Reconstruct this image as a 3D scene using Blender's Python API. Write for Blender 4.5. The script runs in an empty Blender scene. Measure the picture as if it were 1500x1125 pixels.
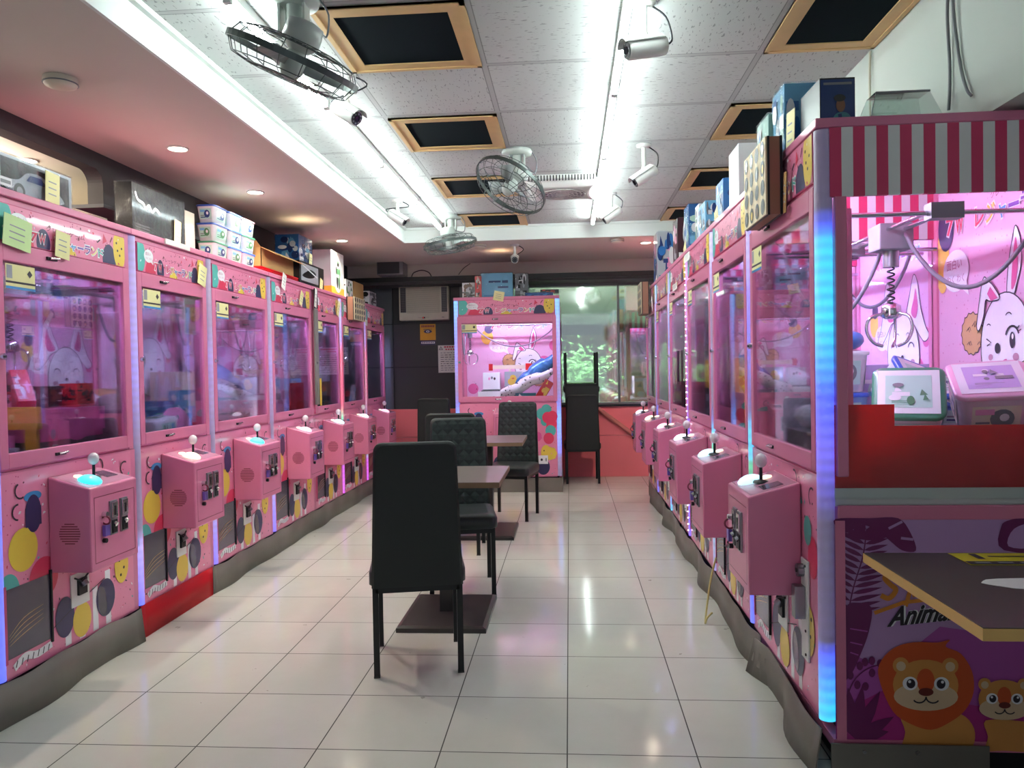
import bpy, math, random
from mathutils import Vector, Matrix
C = bpy.context.scene.collection
PI = math.pi
V = Vector

# ------------------------------------------------------------------ materials
_M = {}
def lin(c):
    return tuple(((x / 255) / 12.92 if x / 255 <= .04045 else ((x / 255 + .055) / 1.055) ** 2.4) for x in c)
def mat(name, rgb, rough=.5, metal=0., var=.06, emit=None, strength=0., spec=.5, coat=0., scale=9., bump=0.):
    if name in _M: return _M[name]
    m = bpy.data.materials.new(name); m.use_nodes = True
    nt = m.node_tree; b = nt.nodes['Principled BSDF']
    col = lin(rgb)
    b.inputs['Roughness'].default_value = rough; b.inputs['Metallic'].default_value = metal
    b.inputs['Specular IOR Level'].default_value = spec; b.inputs['Coat Weight'].default_value = coat
    b.inputs['Coat Roughness'].default_value = .08
    tc = nt.nodes.new('ShaderNodeTexCoord'); n = nt.nodes.new('ShaderNodeTexNoise')
    n.inputs['Scale'].default_value = scale; n.inputs['Detail'].default_value = 4
    nt.links.new(tc.outputs['Object'], n.inputs['Vector'])
    mx = nt.nodes.new('ShaderNodeMix'); mx.data_type = 'RGBA'
    mx.inputs['A'].default_value = (*[x * (1 - var) for x in col], 1); mx.inputs['B'].default_value = (*[min(1, x * (1 + var)) for x in col], 1)
    nt.links.new(n.outputs['Fac'], mx.inputs['Factor']); nt.links.new(mx.outputs['Result'], b.inputs['Base Color'])
    if bump:
        bp = nt.nodes.new('ShaderNodeBump'); bp.inputs['Strength'].default_value = bump; bp.inputs['Distance'].default_value = .01
        nt.links.new(n.outputs['Fac'], bp.inputs['Height']); nt.links.new(bp.outputs['Normal'], b.inputs['Normal'])
    if emit:
        b.inputs['Emission Color'].default_value = (*lin(emit), 1); b.inputs['Emission Strength'].default_value = strength
    _M[name] = m; return m
def nodes(name):
    m = bpy.data.materials.new(name); m.use_nodes = True; _M[name] = m
    nt = m.node_tree; return m, nt, nt.nodes['Principled BSDF'], nt.nodes.new, nt.links.new
def mth(nt, op, a, b=None, c=None):
    n = nt.nodes.new('ShaderNodeMath'); n.operation = op
    for i, v in enumerate((a, b, c)):
        if v is None: continue
        if isinstance(v, (int, float)): n.inputs[i].default_value = v
        else: nt.links.new(v, n.inputs[i])
    return n.outputs[0]
def mixc(nt, f, a, b):
    n = nt.nodes.new('ShaderNodeMix'); n.data_type = 'RGBA'
    for k, v in (('Factor', f), ('A', a), ('B', b)):
        if isinstance(v, (int, float)): n.inputs[k].default_value = v
        elif isinstance(v, tuple): n.inputs[k].default_value = (*v, 1)
        else: nt.links.new(v, n.inputs[k])
    return n.outputs['Result']
def glass(name, tint=(255, 255, 255), refl=1.0, rough=0.0, base=0.):
    """thin clear pane: see-through, with a mirror-like sheen that grows at grazing angles"""
    m, nt, b, N, L = nodes(name); nt.nodes.remove(b)
    out = [x for x in nt.nodes if x.type == 'OUTPUT_MATERIAL'][0]
    t = N('ShaderNodeBsdfTransparent'); t.inputs[0].default_value = (*lin(tint), 1)
    g = N('ShaderNodeBsdfGlossy'); g.inputs['Roughness'].default_value = rough
    fr = N('ShaderNodeFresnel'); fr.inputs[0].default_value = 1.45
    tc = N('ShaderNodeTexCoord'); ns = N('ShaderNodeTexNoise'); ns.inputs['Scale'].default_value = 3; L(tc.outputs['Object'], ns.inputs['Vector'])
    f = mth(nt, 'MULTIPLY_ADD', fr.outputs[0], refl, base)
    f = mth(nt, 'MULTIPLY', f, mth(nt, 'MULTIPLY_ADD', ns.outputs['Fac'], .3, .85))
    f = mth(nt, 'MINIMUM', f, 1.)
    mx = N('ShaderNodeMixShader'); L(f, mx.inputs[0]); L(t.outputs[0], mx.inputs[1]); L(g.outputs[0], mx.inputs[2]); L(mx.outputs[0], out.inputs[0])
    return m
def dotted(name, bg, dot, scale=42., thr=.16, rough=.3, coat=.4):
    m, nt, b, N, L = nodes(name)
    tc = N('ShaderNodeTexCoord'); v = N('ShaderNodeTexVoronoi'); v.inputs['Scale'].default_value = scale; v.inputs['Randomness'].default_value = .75
    L(tc.outputs['Object'], v.inputs['Vector'])
    f = mth(nt, 'LESS_THAN', v.outputs['Distance'], thr)
    L(mixc(nt, f, lin(bg), lin(dot)), b.inputs['Base Color'])
    b.inputs['Roughness'].default_value = rough; b.inputs['Coat Weight'].default_value = coat; b.inputs['Coat Roughness'].default_value = .05
    return m
def led_mat(name, stops, gain=.62, body=(170, 156, 174)):
    """frosted light strip: colour along its height z; stops = (z, rgb, brightness)"""
    m, nt, b, N, L = nodes(name)
    tc = N('ShaderNodeTexCoord'); sp = N('ShaderNodeSeparateXYZ'); L(tc.outputs['Object'], sp.inputs[0])
    r = N('ShaderNodeValToRGB'); L(mth(nt, 'DIVIDE', sp.outputs['Z'], 2.2), r.inputs[0])
    cr = r.color_ramp
    while len(cr.elements) < len(stops): cr.elements.new(.5)
    for e, (z, c, s) in zip(cr.elements, sorted(stops, key=lambda q: q[0])):
        e.position = z / 2.2; e.color = (*[x * s for x in lin(c)], 1)
    # single diodes glow through the diffuser
    w = mth(nt, 'SINE', mth(nt, 'MULTIPLY', sp.outputs['Z'], 2 * PI / .04))
    L(mth(nt, 'MULTIPLY_ADD', w, gain * .18, gain), b.inputs['Emission Strength'])
    L(r.outputs[0], b.inputs['Emission Color'])
    b.inputs['Base Color'].default_value = (*lin(body), 1); b.inputs['Roughness'].default_value = .35
    return m

PINK = mat('pink_paint', (214, 122, 156), .33, var=.04, coat=.3)
PINKD = mat('pink_shade_trim', (196, 74, 118), .4)
DOT = dotted('dotted_pink_print', (232, 136, 170), (196, 74, 118))
DOTB = dotted('dotted_pink_wallpaper', (234, 182, 214), (212, 132, 176), 34., .13)
TEAL = mat('print_teal', (84, 176, 168), .3); NAVY = mat('print_navy', (54, 48, 88), .3)
YEL = mat('print_yellow', (228, 196, 76), .3); RED = mat('print_red', (216, 58, 92), .3)
MAG = mat('print_magenta', (218, 90, 150), .3); WHT = mat('print_white', (242, 240, 244), .3)
INK = mat('print_ink', (44, 34, 44), .4); MAROON = mat('print_maroon', (126, 40, 66), .4)
PURP = mat('print_purple', (120, 70, 160), .3); BLUE = mat('print_blue', (66, 142, 196), .3)
TAN = mat('print_tan', (206, 168, 112), .4); PALEY = mat('print_pale_yellow', (244, 222, 150), .3)
BLUSH = mat('print_blush', (190, 140, 160), .4); GREYP = mat('print_grey', (150, 150, 156), .4)
CHROME = mat('chrome', (210, 212, 216), .16, 1.); STEEL = mat('brushed_steel', (150, 152, 156), .34, 1.)
DARKM = mat('dark_metal', (42, 42, 46), .4, .6); BLACKP = mat('black_plastic', (24, 24, 27), .4)
WHITEP = mat('white_plastic', (226, 228, 224), .35); CREAM = mat('cream_plastic', (206, 202, 184), .4)
GREYPL = mat('grey_plastic', (120, 122, 126), .45); RUBBER = mat('grey_rubber_hose', (128, 122, 134), .5)
SLATE = mat('dark_flap_print', (70, 62, 82), .22, coat=.5)
GLASS = glass('clear_pane', refl=.85)
ACRYL = glass('clear_acrylic', (232, 240, 238), 1.2, .02, .05)
PAPER = mat('white_paper', (236, 234, 228), .7); TAGY = mat('pale_yellow_card', (232, 226, 164), .6)
TAGG = mat('pale_green_card', (200, 226, 160), .6)
KRAFT = mat('brown_cardboard', (178, 136, 84), .75, bump=.1); KRAFTD = mat('cut_cardboard_edge', (150, 100, 78), .7)
REDC = mat('red_card', (222, 22, 40), .45)
_nt = REDC.node_tree; _t = _nt.nodes.new('ShaderNodeBsdfTranslucent'); _t.inputs[0].default_value = (.75, .02, .04, 1); _x = _nt.nodes.new('ShaderNodeMixShader'); _x.inputs[0].default_value = .45
_nt.links.new(_nt.nodes['Principled BSDF'].outputs[0], _x.inputs[1]); _nt.links.new(_t.outputs[0], _x.inputs[2]); _nt.links.new(_x.outputs[0], _nt.nodes['Material Output'].inputs[0]); YELC = mat('yellow_card', (226, 176, 50), .5)
PINKC = mat('pink_satin_cloth', (226, 104, 172), .42, scale=5, bump=.5)
LAMP = mat('cabinet_lamp_tube', (255, 255, 255), .4, emit=(204, 212, 255), strength=72.)
LAMPB = mat('bright_cabinet_lamp_tube', (255, 255, 255), .4, emit=(172, 186, 255), strength=185.)
FILLV = mat('added_fill_tube', (255, 255, 255), .4, emit=(222, 226, 255), strength=4.)  # for the added fill lamps hidden behind the front posts
BALL = mat('frosted_ball', (224, 214, 220), .25, coat=.6)

# ------------------------------------------------------------------ mesh builder
_TXT = {}
def glyph(s, off=0., shear=0.):
    k = (s, off, shear)
    if k not in _TXT:
        c = bpy.data.curves.new('t', 'FONT'); c.body = s; c.size = 1; c.offset = off; c.shear = shear; c.resolution_u = 3
        o = bpy.data.objects.new('t', c); C.objects.link(o)
        bpy.context.view_layer.update()
        me = o.evaluated_get(bpy.context.evaluated_depsgraph_get()).to_mesh()
        vs = [(v.co.x, v.co.y) for v in me.vertices]; fs = [tuple(p.vertices) for p in me.polygons]
        C.objects.unlink(o); bpy.data.objects.remove(o); bpy.data.curves.remove(c)
        _TXT[k] = (vs, fs)
    return _TXT[k]
def frame(O, U, W, N): return (V(O), V(U), V(W), V(N))

class MB:
    def __init__(s): s.v = []; s.f = []; s.m = []; s.mats = []; s.sm = []
    def mi(s, m):
        if m not in s.mats: s.mats.append(m)
        return s.mats.index(m)
    def add(s, vs, fs, m, smooth=False):
        b = len(s.v); s.v += [tuple(v) for v in vs]; i = s.mi(m)
        for f in fs: s.f.append(tuple(b + k for k in f)); s.m.append(i); s.sm.append(smooth)
        return s
    def box(s, x0, x1, y0, y1, z0, z1, m, M=None):
        vs = [V((x, y, z)) for z in (z0, z1) for y in (y0, y1) for x in (x0, x1)]
        if M is not None: vs = [M @ v for v in vs]
        return s.add(vs, [(0, 2, 3, 1), (4, 5, 7, 6), (0, 1, 5, 4), (2, 6, 7, 3), (0, 4, 6, 2), (1, 3, 7, 5)], m)
    def quad(s, pts, m): return s.add(pts, [tuple(range(len(pts)))], m)
    def ring(s, c, ax, r, n, ph=0.):
        ax = V(ax).normalized(); a = ax.orthogonal().normalized(); b = ax.cross(a)
        return [V(c) + a * (r * math.cos(ph + 2 * PI * i / n)) + b * (r * math.sin(ph + 2 * PI * i / n)) for i in range(n)]
    def loft(s, rings, m, smooth=True, cap=True, closed=False):
        n = len(rings[0]); vs = [p for r in rings for p in r]; fs = []
        K = len(rings)
        for k in range(K if closed else K - 1):
            k2 = (k + 1) % K
            for i in range(n):
                j = (i + 1) % n; fs.append((k * n + i, k * n + j, k2 * n + j, k2 * n + i))
        s.add(vs, fs, m, smooth)
        if cap and not closed:
            s.add(rings[0], [tuple(reversed(range(n)))], m); s.add(rings[-1], [tuple(range(n))], m)
        return s
    def cyl(s, a, b, r, m, n=12, r2=None):
        a = V(a); b = V(b); ax = b - a
        return s.loft([s.ring(a, ax, r, n), s.ring(b, ax, r if r2 is None else r2, n)], m)
    def lathe(s, o, ax, prof, m, n=20):
        o = V(o); ax = V(ax).normalized()
        return s.loft([s.ring(o + ax * h, ax, max(r, 1e-4), n) for r, h in prof], m)
    def sph(s, c, r, m, n=14, sc=(1, 1, 1), M=None):
        k = n // 2; rings = []
        for i in range(k + 1):
            t = PI * i / k; rr = max(math.sin(t), 1e-3)
            ring = [V((rr * math.cos(2 * PI * j / n) * sc[0], rr * math.sin(2 * PI * j / n) * sc[1], -math.cos(t) * sc[2])) * r for j in range(n)]
            if M is not None: ring = [M @ p for p in ring]
            rings.append([V(c) + p for p in ring])
        return s.loft(rings, m)
    def tube(s, pts, r, m, n=6, closed=False, cap=True):
        pts = [V(p) for p in pts]; rings = []; K = len(pts); prev = None
        for i, p in enumerate(pts):
            t = (pts[(i + 1) % K] - pts[i - 1]) if closed else (pts[min(i + 1, K - 1)] - pts[max(i - 1, 0)])
            t = t.normalized() if t.length > 1e-9 else V((0, 0, 1))
            a = (prev - t * prev.dot(t)) if prev is not None else t.orthogonal()
            a = a.normalized() if a.length > 1e-6 else t.orthogonal().normalized()
            prev = a; b = t.cross(a); rr = r[i] if isinstance(r, (list, tuple)) else r
            rings.append([p + a * (rr * math.cos(2 * PI * j / n)) + b * (rr * math.sin(2 * PI * j / n)) for j in range(n)])
        return s.loft(rings, m, True, cap, closed)
    def torus(s, c, ax, R, r, m, n=28, k=6):
        return s.tube(s.ring(c, ax, R, n), r, m, k, closed=True)
    def prism(s, pts, d, m):
        """flat outline pts (3-D) pushed along d"""
        n = len(pts); a = [V(p) for p in pts]; b = [p + V(d) for p in a]
        s.add(a + b, [tuple(reversed(range(n))), tuple(range(n, 2 * n))] + [(i, (i + 1) % n, n + (i + 1) % n, n + i) for i in range(n)], m); return s
    # ---- flat print on a surface: F = frame, 2-D points in metres, l = layer
    def P(s, F, pts, m, l=1):
        O, U, W, N = F; s.k = getattr(s, 'k', 0) + 1
        return s.quad([O + U * u + W * v + N * (.0008 * l + 3e-6 * s.k) for u, v in pts], m)
    def ell(s, F, u, v, ru, rv, m, l=1, n=20, a=0.):
        return s.P(F, [(u + ru * math.cos(t) * math.cos(a) - rv * math.sin(t) * math.sin(a), v + ru * math.cos(t) * math.sin(a) + rv * math.sin(t) * math.cos(a)) for t in [2 * PI * i / n for i in range(n)]], m, l)
    def rect(s, F, u0, v0, u1, v1, m, l=1): return s.P(F, [(u0, v0), (u1, v0), (u1, v1), (u0, v1)], m, l)
    def stroke(s, F, pts, w, m, l=1, taper=False):
        K = len(pts)
        L = []; R = []
        for i in range(K):
            a = V(pts[max(i - 1, 0)]); b = V(pts[min(i + 1, K - 1)]); t = (b - a); t = t.normalized() if t.length else V((1, 0)); n = V((-t.y, t.x))
            ww = w * (math.sin(PI * (i + .5) / K) if taper else 1) / 2
            L.append(V(pts[i]) + n * ww); R.append(V(pts[i]) - n * ww)
        for i in range(K - 1): s.P(F, [R[i], R[i + 1], L[i + 1], L[i]], m, l)
        return s
    def text(s, F, t, u, v, h, m, l=1, off=0., shear=0., width=None, align='c'):
        vs, fs = glyph(t, off, shear)
        if not vs: return s
        x0 = min(p[0] for p in vs); x1 = max(p[0] for p in vs); y0 = min(p[1] for p in vs); y1 = max(p[1] for p in vs)
        k = h / max(y1 - y0, 1e-6); kx = k if width is None else width / max(x1 - x0, 1e-6)
        ox = (x0 + x1) / 2 if align == 'c' else x0
        O, U, W, N = F
        return s.add([O + U * (u + (x - ox) * kx) + W * (v + (y - (y0 + y1) / 2) * k) + N * (.0008 * l + 3e-6 * getattr(s, 'k', 0)) for x, y in vs], fs, m)
    def build(s, name, parent=None, bevel=0., loc=None, seg=2):
        me = bpy.data.meshes.new(name); me.from_pydata(s.v, [], s.f)
        for m in s.mats: me.materials.append(m)
        me.polygons.foreach_set('material_index', s.m); me.polygons.foreach_set('use_smooth', s.sm); me.update()
        o = bpy.data.objects.new(name, me); C.objects.link(o)
        if parent is not None: o.parent = parent
        if loc is not None: o.location = loc
        if bevel:
            b = o.modifiers.new('b', 'BEVEL'); b.width = bevel; b.segments = seg; b.limit_method = 'ANGLE'; b.angle_limit = math.radians(40)
        return o
def smooth2(pts, n=6, closed=False):
    """Catmull-Rom through 2-D or 3-D points"""
    P = [V(p) for p in pts]; K = len(P); out = []
    for i in range(K if closed else K - 1):
        a = P[(i - 1) % K] if closed else P[max(i - 1, 0)]; b = P[i]; c = P[(i + 1) % K]; d = P[(i + 2) % K] if closed else P[min(i + 2, K - 1)]
        for k in range(n):
            t = k / n
            out.append(.5 * ((2 * b) + (c - a) * t + (2 * a - 5 * b + 4 * c - d) * t * t + (3 * b - a - 3 * c + d) * t ** 3))
    if not closed: out.append(P[-1])
    return out
def tag(o, label, cat, group=None):
    o['label'] = label; o['category'] = cat
    if group: o['group'] = group
    return o
def struct(o): o['kind'] = 'structure'; return o
def empty(name, loc, label, cat, group=None, rz=0.):
    o = bpy.data.objects.new(name, None); C.objects.link(o); o.location = loc; o.rotation_euler = (0, 0, rz); o.empty_display_size = .1
    return tag(o, label, cat, group)
# ------------------------------------------------------------------ the room
def floor_mat():
    m, nt, b, N, L = nodes('glazed_floor_tile')
    tc = N('ShaderNodeTexCoord'); sp = N('ShaderNodeSeparateXYZ'); L(tc.outputs['Object'], sp.inputs[0])
    fx = mth(nt, 'DIVIDE', mth(nt, 'ADD', sp.outputs['X'], .028), .4315); fy = mth(nt, 'DIVIDE', mth(nt, 'SUBTRACT', sp.outputs['Y'], 2.551), .436)
    def edge(f): return mth(nt, 'ABSOLUTE', mth(nt, 'SUBTRACT', mth(nt, 'FRACT', mth(nt, 'ADD', f, .5)), .5))
    g = mth(nt, 'LESS_THAN', mth(nt, 'MINIMUM', edge(fx), edge(fy)), .0052)
    cb = N('ShaderNodeCombineXYZ'); L(mth(nt, 'FLOOR', fx), cb.inputs[0]); L(mth(nt, 'FLOOR', fy), cb.inputs[1])
    wn = N('ShaderNodeTexWhiteNoise'); L(cb.outputs[0], wn.inputs['Vector'])
    ns = N('ShaderNodeTexNoise'); ns.inputs['Scale'].default_value = 3.5; ns.inputs['Detail'].default_value = 8; ns.inputs['Roughness'].default_value = .7; L(tc.outputs['Object'], ns.inputs['Vector'])
    f = mth(nt, 'ADD', mth(nt, 'MULTIPLY', wn.outputs['Value'], .35), mth(nt, 'MULTIPLY', ns.outputs['Fac'], .65))
    tile = mixc(nt, f, lin((192, 192, 182)), lin((214, 214, 206)))
    sc = N('ShaderNodeTexNoise'); sc.inputs['Scale'].default_value = 14; sc.inputs['Detail'].default_value = 10; L(tc.outputs['Object'], sc.inputs['Vector'])
    tile = mixc(nt, mth(nt, 'MULTIPLY', mth(nt, 'GREATER_THAN', sc.outputs['Fac'], .72), .5), tile, lin((120, 112, 100)))
    L(mixc(nt, g, tile, lin((62, 60, 54))), b.inputs['Base Color'])
    r = mth(nt, 'MULTIPLY_ADD', ns.outputs['Fac'], .14, .02); L(mth(nt, 'MAXIMUM', r, mth(nt, 'MULTIPLY', g, .7)), b.inputs['Roughness'])
    bp = N('ShaderNodeBump'); bp.inputs['Strength'].default_value = .25; bp.inputs['Distance'].default_value = .002
    L(mth(nt, 'SUBTRACT', mth(nt, 'MULTIPLY', ns.outputs['Fac'], .3), g), bp.inputs['Height']); L(bp.outputs['Normal'], b.inputs['Normal'])
    return m
def ceil_mat():
    m, nt, b, N, L = nodes('fissured_ceiling_tile')
    tc = N('ShaderNodeTexCoord'); sp = N('ShaderNodeSeparateXYZ'); L(tc.outputs['Object'], sp.inputs[0])
    fx = mth(nt, 'DIVIDE', mth(nt, 'ADD', sp.outputs['X'], .968), .6085); fy = mth(nt, 'DIVIDE', mth(nt, 'SUBTRACT', sp.outputs['Y'], 2.81), .634)
    def edge(f): return mth(nt, 'ABSOLUTE', mth(nt, 'SUBTRACT', mth(nt, 'FRACT', mth(nt, 'ADD', f, .5)), .5))
    ex, ey = edge(fx), edge(fy)
    e = mth(nt, 'MINIMUM', ex, ey)
    g = mth(nt, 'LESS_THAN', e, .02); ln = mth(nt, 'MULTIPLY', mth(nt, 'LESS_THAN', e, .026), mth(nt, 'GREATER_THAN', e, .0185))
    # worm-like fissures, turned tile by tile
    cb = N('ShaderNodeCombineXYZ'); L(mth(nt, 'FLOOR', fx), cb.inputs[0]); L(mth(nt, 'FLOOR', fy), cb.inputs[1])
    wn = N('ShaderNodeTexWhiteNoise'); L(cb.outputs[0], wn.inputs['Vector'])
    turn = mth(nt, 'GREATER_THAN', wn.outputs['Value'], .5)
    mp = N('ShaderNodeMapping'); mp.inputs['Scale'].default_value = (90, 26, 40); L(tc.outputs['Object'], mp.inputs[0])
    mp2 = N('ShaderNodeMapping'); mp2.inputs['Scale'].default_value = (26, 90, 40); L(tc.outputs['Object'], mp2.inputs[0])
    vm = N('ShaderNodeMix'); vm.data_type = 'VECTOR'; L(turn, vm.inputs['Factor']); L(mp.outputs[0], vm.inputs[4]); L(mp2.outputs[0], vm.inputs[5])
    ns = N('ShaderNodeTexNoise'); ns.inputs['Scale'].default_value = 1.15; ns.inputs['Detail'].default_value = 2.5; L(vm.outputs[1], ns.inputs['Vector'])
    fis = mth(nt, 'MULTIPLY', mth(nt, 'GREATER_THAN', ns.outputs['Fac'], .645), .6)
    c = mixc(nt, fis, lin((192, 196, 194)), lin((96, 98, 100)))
    c = mixc(nt, g, c, lin((176, 178, 178))); c = mixc(nt, mth(nt, 'MULTIPLY', ln, .6), c, lin((80, 82, 84)))
    L(c, b.inputs['Base Color']); b.inputs['Roughness'].default_value = .85
    return m
FLOORM = floor_mat(); CEILM = ceil_mat()
SOFF = mat('warm_grey_soffit_paint', (204, 198, 188), .6, var=.03, scale=2); CORN = mat('white_cornice_paint', (226, 232, 228), .6, var=.02)
DWALL = mat('charcoal_wall_panel', (56, 53, 56), .55, var=.08, scale=3); DWALL2 = mat('slate_grey_wall_paint', (84, 88, 92), .6)
BAND = mat('grey_beam_paint', (196, 190, 182), .7, var=.03); REDW = mat('salmon_red_wall_paint', (242, 124, 130), .45, var=.05, scale=3)
WWALL = mat('white_wall_paint', (198, 206, 198), .7, var=.025, scale=2); LEDGE = mat('dark_ledge', (30, 30, 33), .4)
ALU = mat('grey_window_frame', (120, 122, 122), .4, .7)

ZC, ZS = 2.67, 2.53
mb = MB(); mb.box(-3.1, 1.75, -1.2, 9.3, -.06, 0, FLOORM); struct(mb.build('floor'))
mb = MB(); mb.box(-1.6, 1.4, -1.2, 7.3, ZC, ZC + .05, CEILM); struct(mb.build('ceiling'))
mb = MB(); mb.box(-2.62, -1.575, -1.2, 9.3, ZS, ZS + .2, SOFF); struct(mb.build('ceiling'))
mb = MB(); mb.box(-1.575, 1.75, 7.285, 9.3, ZS, ZS + .2, SOFF); struct(mb.build('ceiling'))
mb = MB(); mb.box(-1.575, -1.56, -1.2, 7.27, ZS - .001, ZC, CORN); mb.box(-1.56, -1.535, -1.2, 7.27, ZC - .022, ZC - .001, CORN); struct(mb.build('trim_1'))
mb = MB(); mb.box(-1.575, 1.36, 7.27, 7.285, ZS - .001, ZC, CORN); mb.box(-1.535, 1.34, 7.245, 7.27, ZC - .022, ZC - .001, CORN); struct(mb.build('trim_2'))
# left: upper wall flush with the soffit, machines stand in the recess under it
mb = MB(); X = -2.57; A = [PI / 2 * i / 8 for i in range(9)]
hole = [(X, 4.085, 2.26)] + [(X, 4.005 + .08 * math.cos(t), 2.36 + .08 * math.sin(t)) for t in A] + [(X, 1.3, 2.44), (X, 1.3, 2.26)]
mb.prism([(X, -1.2, 2.26), (X, -1.2, ZS), (X, 9.2, ZS), (X, 9.2, 2.26)] + hole, (-.09, 0, 0), DWALL); mb.box(-3.1, -2.98, -1.2, 9.2, 0, 2.26, DWALL2); mb.box(-2.98, -2.57, 4.085, 9.2, 2.24, 2.26, DWALL2); struct(mb.build('wall_left'))
# pale side room seen through the opening
PALE = mat('pale_side_room_paint', (214, 206, 192), .7, var=.02)
mb = MB(); mb.box(-4.4, -2.66, .8, 5.6, 2.50, 2.53, PALE); struct(mb.build('ceiling'))
mb = MB(); mb.box(-4.4, -4.3, .8, 5.6, 1.2, 2.5, PALE); mb.box(-4.3, -3.1, 5.5, 5.6, 1.2, 2.5, PALE); mb.box(-4.3, -3.1, .8, .9, 1.2, 2.5, PALE); mb.box(-4.3, -3.1, .9, 5.5, 1.2, 1.25, PALE); struct(mb.build('wall_side_room'))
# right: white beam over the machines
mb = MB(); mb.box(1.34, 1.75, -1.2, 9.2, 2.085, ZC, WWALL); mb.box(1.66, 1.75, -1.2, 9.2, 0, 2.085, WWALL); struct(mb.build('wall_right'))
# back: beam, charcoal panels, red lower wall, wide window
YB = 9.12
mb = MB(); mb.box(-3.0, 1.7, 8.78, 9.3, 2.385, ZS, BAND); struct(mb.build('wall_back'))
mb = MB(); mb.box(-3.0, 1.7, 8.74, 9.2, 2.33, 2.385, LEDGE); mb.box(-3.0, 1.7, 8.755, 9.2, 2.30, 2.33, DWALL); struct(mb.build('trim_3'))
mb = MB()
for x0, x1 in ((-2.98, -2.13), (-2.11, -1.3)):
    for z0, z1 in ((.835, 1.335), (1.35, 1.86), (1.872, 2.30)): mb.box(x0, x1, YB, YB + .03, z0, z1, DWALL if x1 > -2 else DWALL2)
mb.box(-3.0, -1.28, YB + .012, YB + .18, .83, 2.30, LEDGE); struct(mb.build('wall_back'))
mb = MB(); mb.box(-3.0, 1.7, YB + .004, YB + .18, 0, .49, REDW); mb.box(-3.0, 1.7, YB, YB + .18, .496, .835, REDW); struct(mb.build('wall_back'))
WINM = glass('reflective_window_pane', (166, 182, 172), 1.2, .045, .56)
mb = MB()
mb.box(-1.30, -1.25, YB, YB + .1, .835, 2.30, ALU); mb.box(-1.25, 1.7, YB - .02, YB + .1, .835, .862, LEDGE); mb.box(-1.25, 1.7, YB - .035, YB + .1, .862, .885, ALU)
mb.box(-1.25, 1.7, YB, YB + .1, 2.27, 2.30, ALU); mb.box(.575, .6, YB, YB + .06, .885, 2.27, ALU)
w = struct(mb.build('window_1'))
mb = MB(); mb.box(-1.25, .575, YB + .03, YB + .038, .885, 2.27, WINM); mb.box(.6, 1.7, YB + .03, YB + .038, .885, 2.27, WINM); mb.build('pane', w)
# outside, behind the window
BEIGE = mat('beige_facade_tile', (150, 132, 106), .7, scale=14); TEALP = mat('dark_teal_shutter', (56, 78, 80), .5); PAVE = mat('grey_paving', (120, 118, 112), .8)
mb = MB(); mb.box(-5, 5, 9.3, 15, -.08, -.02, PAVE); struct(mb.build('ground'))
mb = MB()
for i in range(26):
    for j in range(16): mb.box(-5.2 + i * .4, -4.81 + i * .4, 13.0, 13.1, -.02 + j * .22, .19 + j * .22, BEIGE)
mb.box(-5.2, 5.2, 13.02, 13.3, -.02, 3.5, PAVE); fa = tag(mb.build('facade'), 'beige tiled building front with dark teal shutter outside the back window', 'building')
mb = MB()
for k in range(14): mb.box(-2.2, -.05, 12.9, 12.96, .9 + k * .09, .98 + k * .09, TEALP)
mb.build('roller_shutter', fa)['label'] = 'dark teal roller shutter'
mb = MB(); mb.box(-1.4, 1.8, 9.62, 9.66, 1.84, 2.5, mat('painted_ceiling_reflection', (206, 218, 208), .6)); mb.box(-1.4, 1.8, 9.6, 9.68, 1.71, 1.84, TEALP); mb.box(-1.4, -1.34, 9.6, 9.68, -.02, 1.71, TEALP); mb.box(1.74, 1.8, 9.6, 9.68, -.02, 1.71, TEALP); tag(mb.build('reflection_panel'), 'added grey-green panel with dark teal lower edge, imitating the ceiling reflection in the back window', 'board')  # added panel; its grey-green colour imitates the ceiling mirrored in the window
LEAF = mat('pale_green_leaf', (150, 196, 130), .5, var=.3); BARK = mat('shrub_bark', (90, 76, 60), .8)
sh = empty('shrub', (.12, 11.4, -.02), 'pale green leafy shrub outside the back window, behind the upturned chair', 'plant')
rnd = random.Random(5); mb = MB(); st = MB()
for k in range(14):
    a = rnd.uniform(0, 2 * PI); r = rnd.uniform(.1, .45); top = V((r * math.cos(a), r * math.sin(a), rnd.uniform(.9, 1.45)))
    st.tube([(0, 0, 0), tuple(top * .5 + V((0, 0, .2))), tuple(top)], .012, BARK, 5)
    for q in range(46):
        p = top + V((rnd.gauss(0, .16), rnd.gauss(0, .16), rnd.gauss(0, .15))); d = V((rnd.gauss(0, 1), rnd.gauss(0, 1), rnd.gauss(0, .6))).normalized(); e = d.orthogonal().normalized()
        mb.quad([p, p + d * .05 + e * .025, p + d * .11, p + d * .05 - e * .025], LEAF)
mb.build('foliage', sh); st.build('stems', sh)
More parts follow.
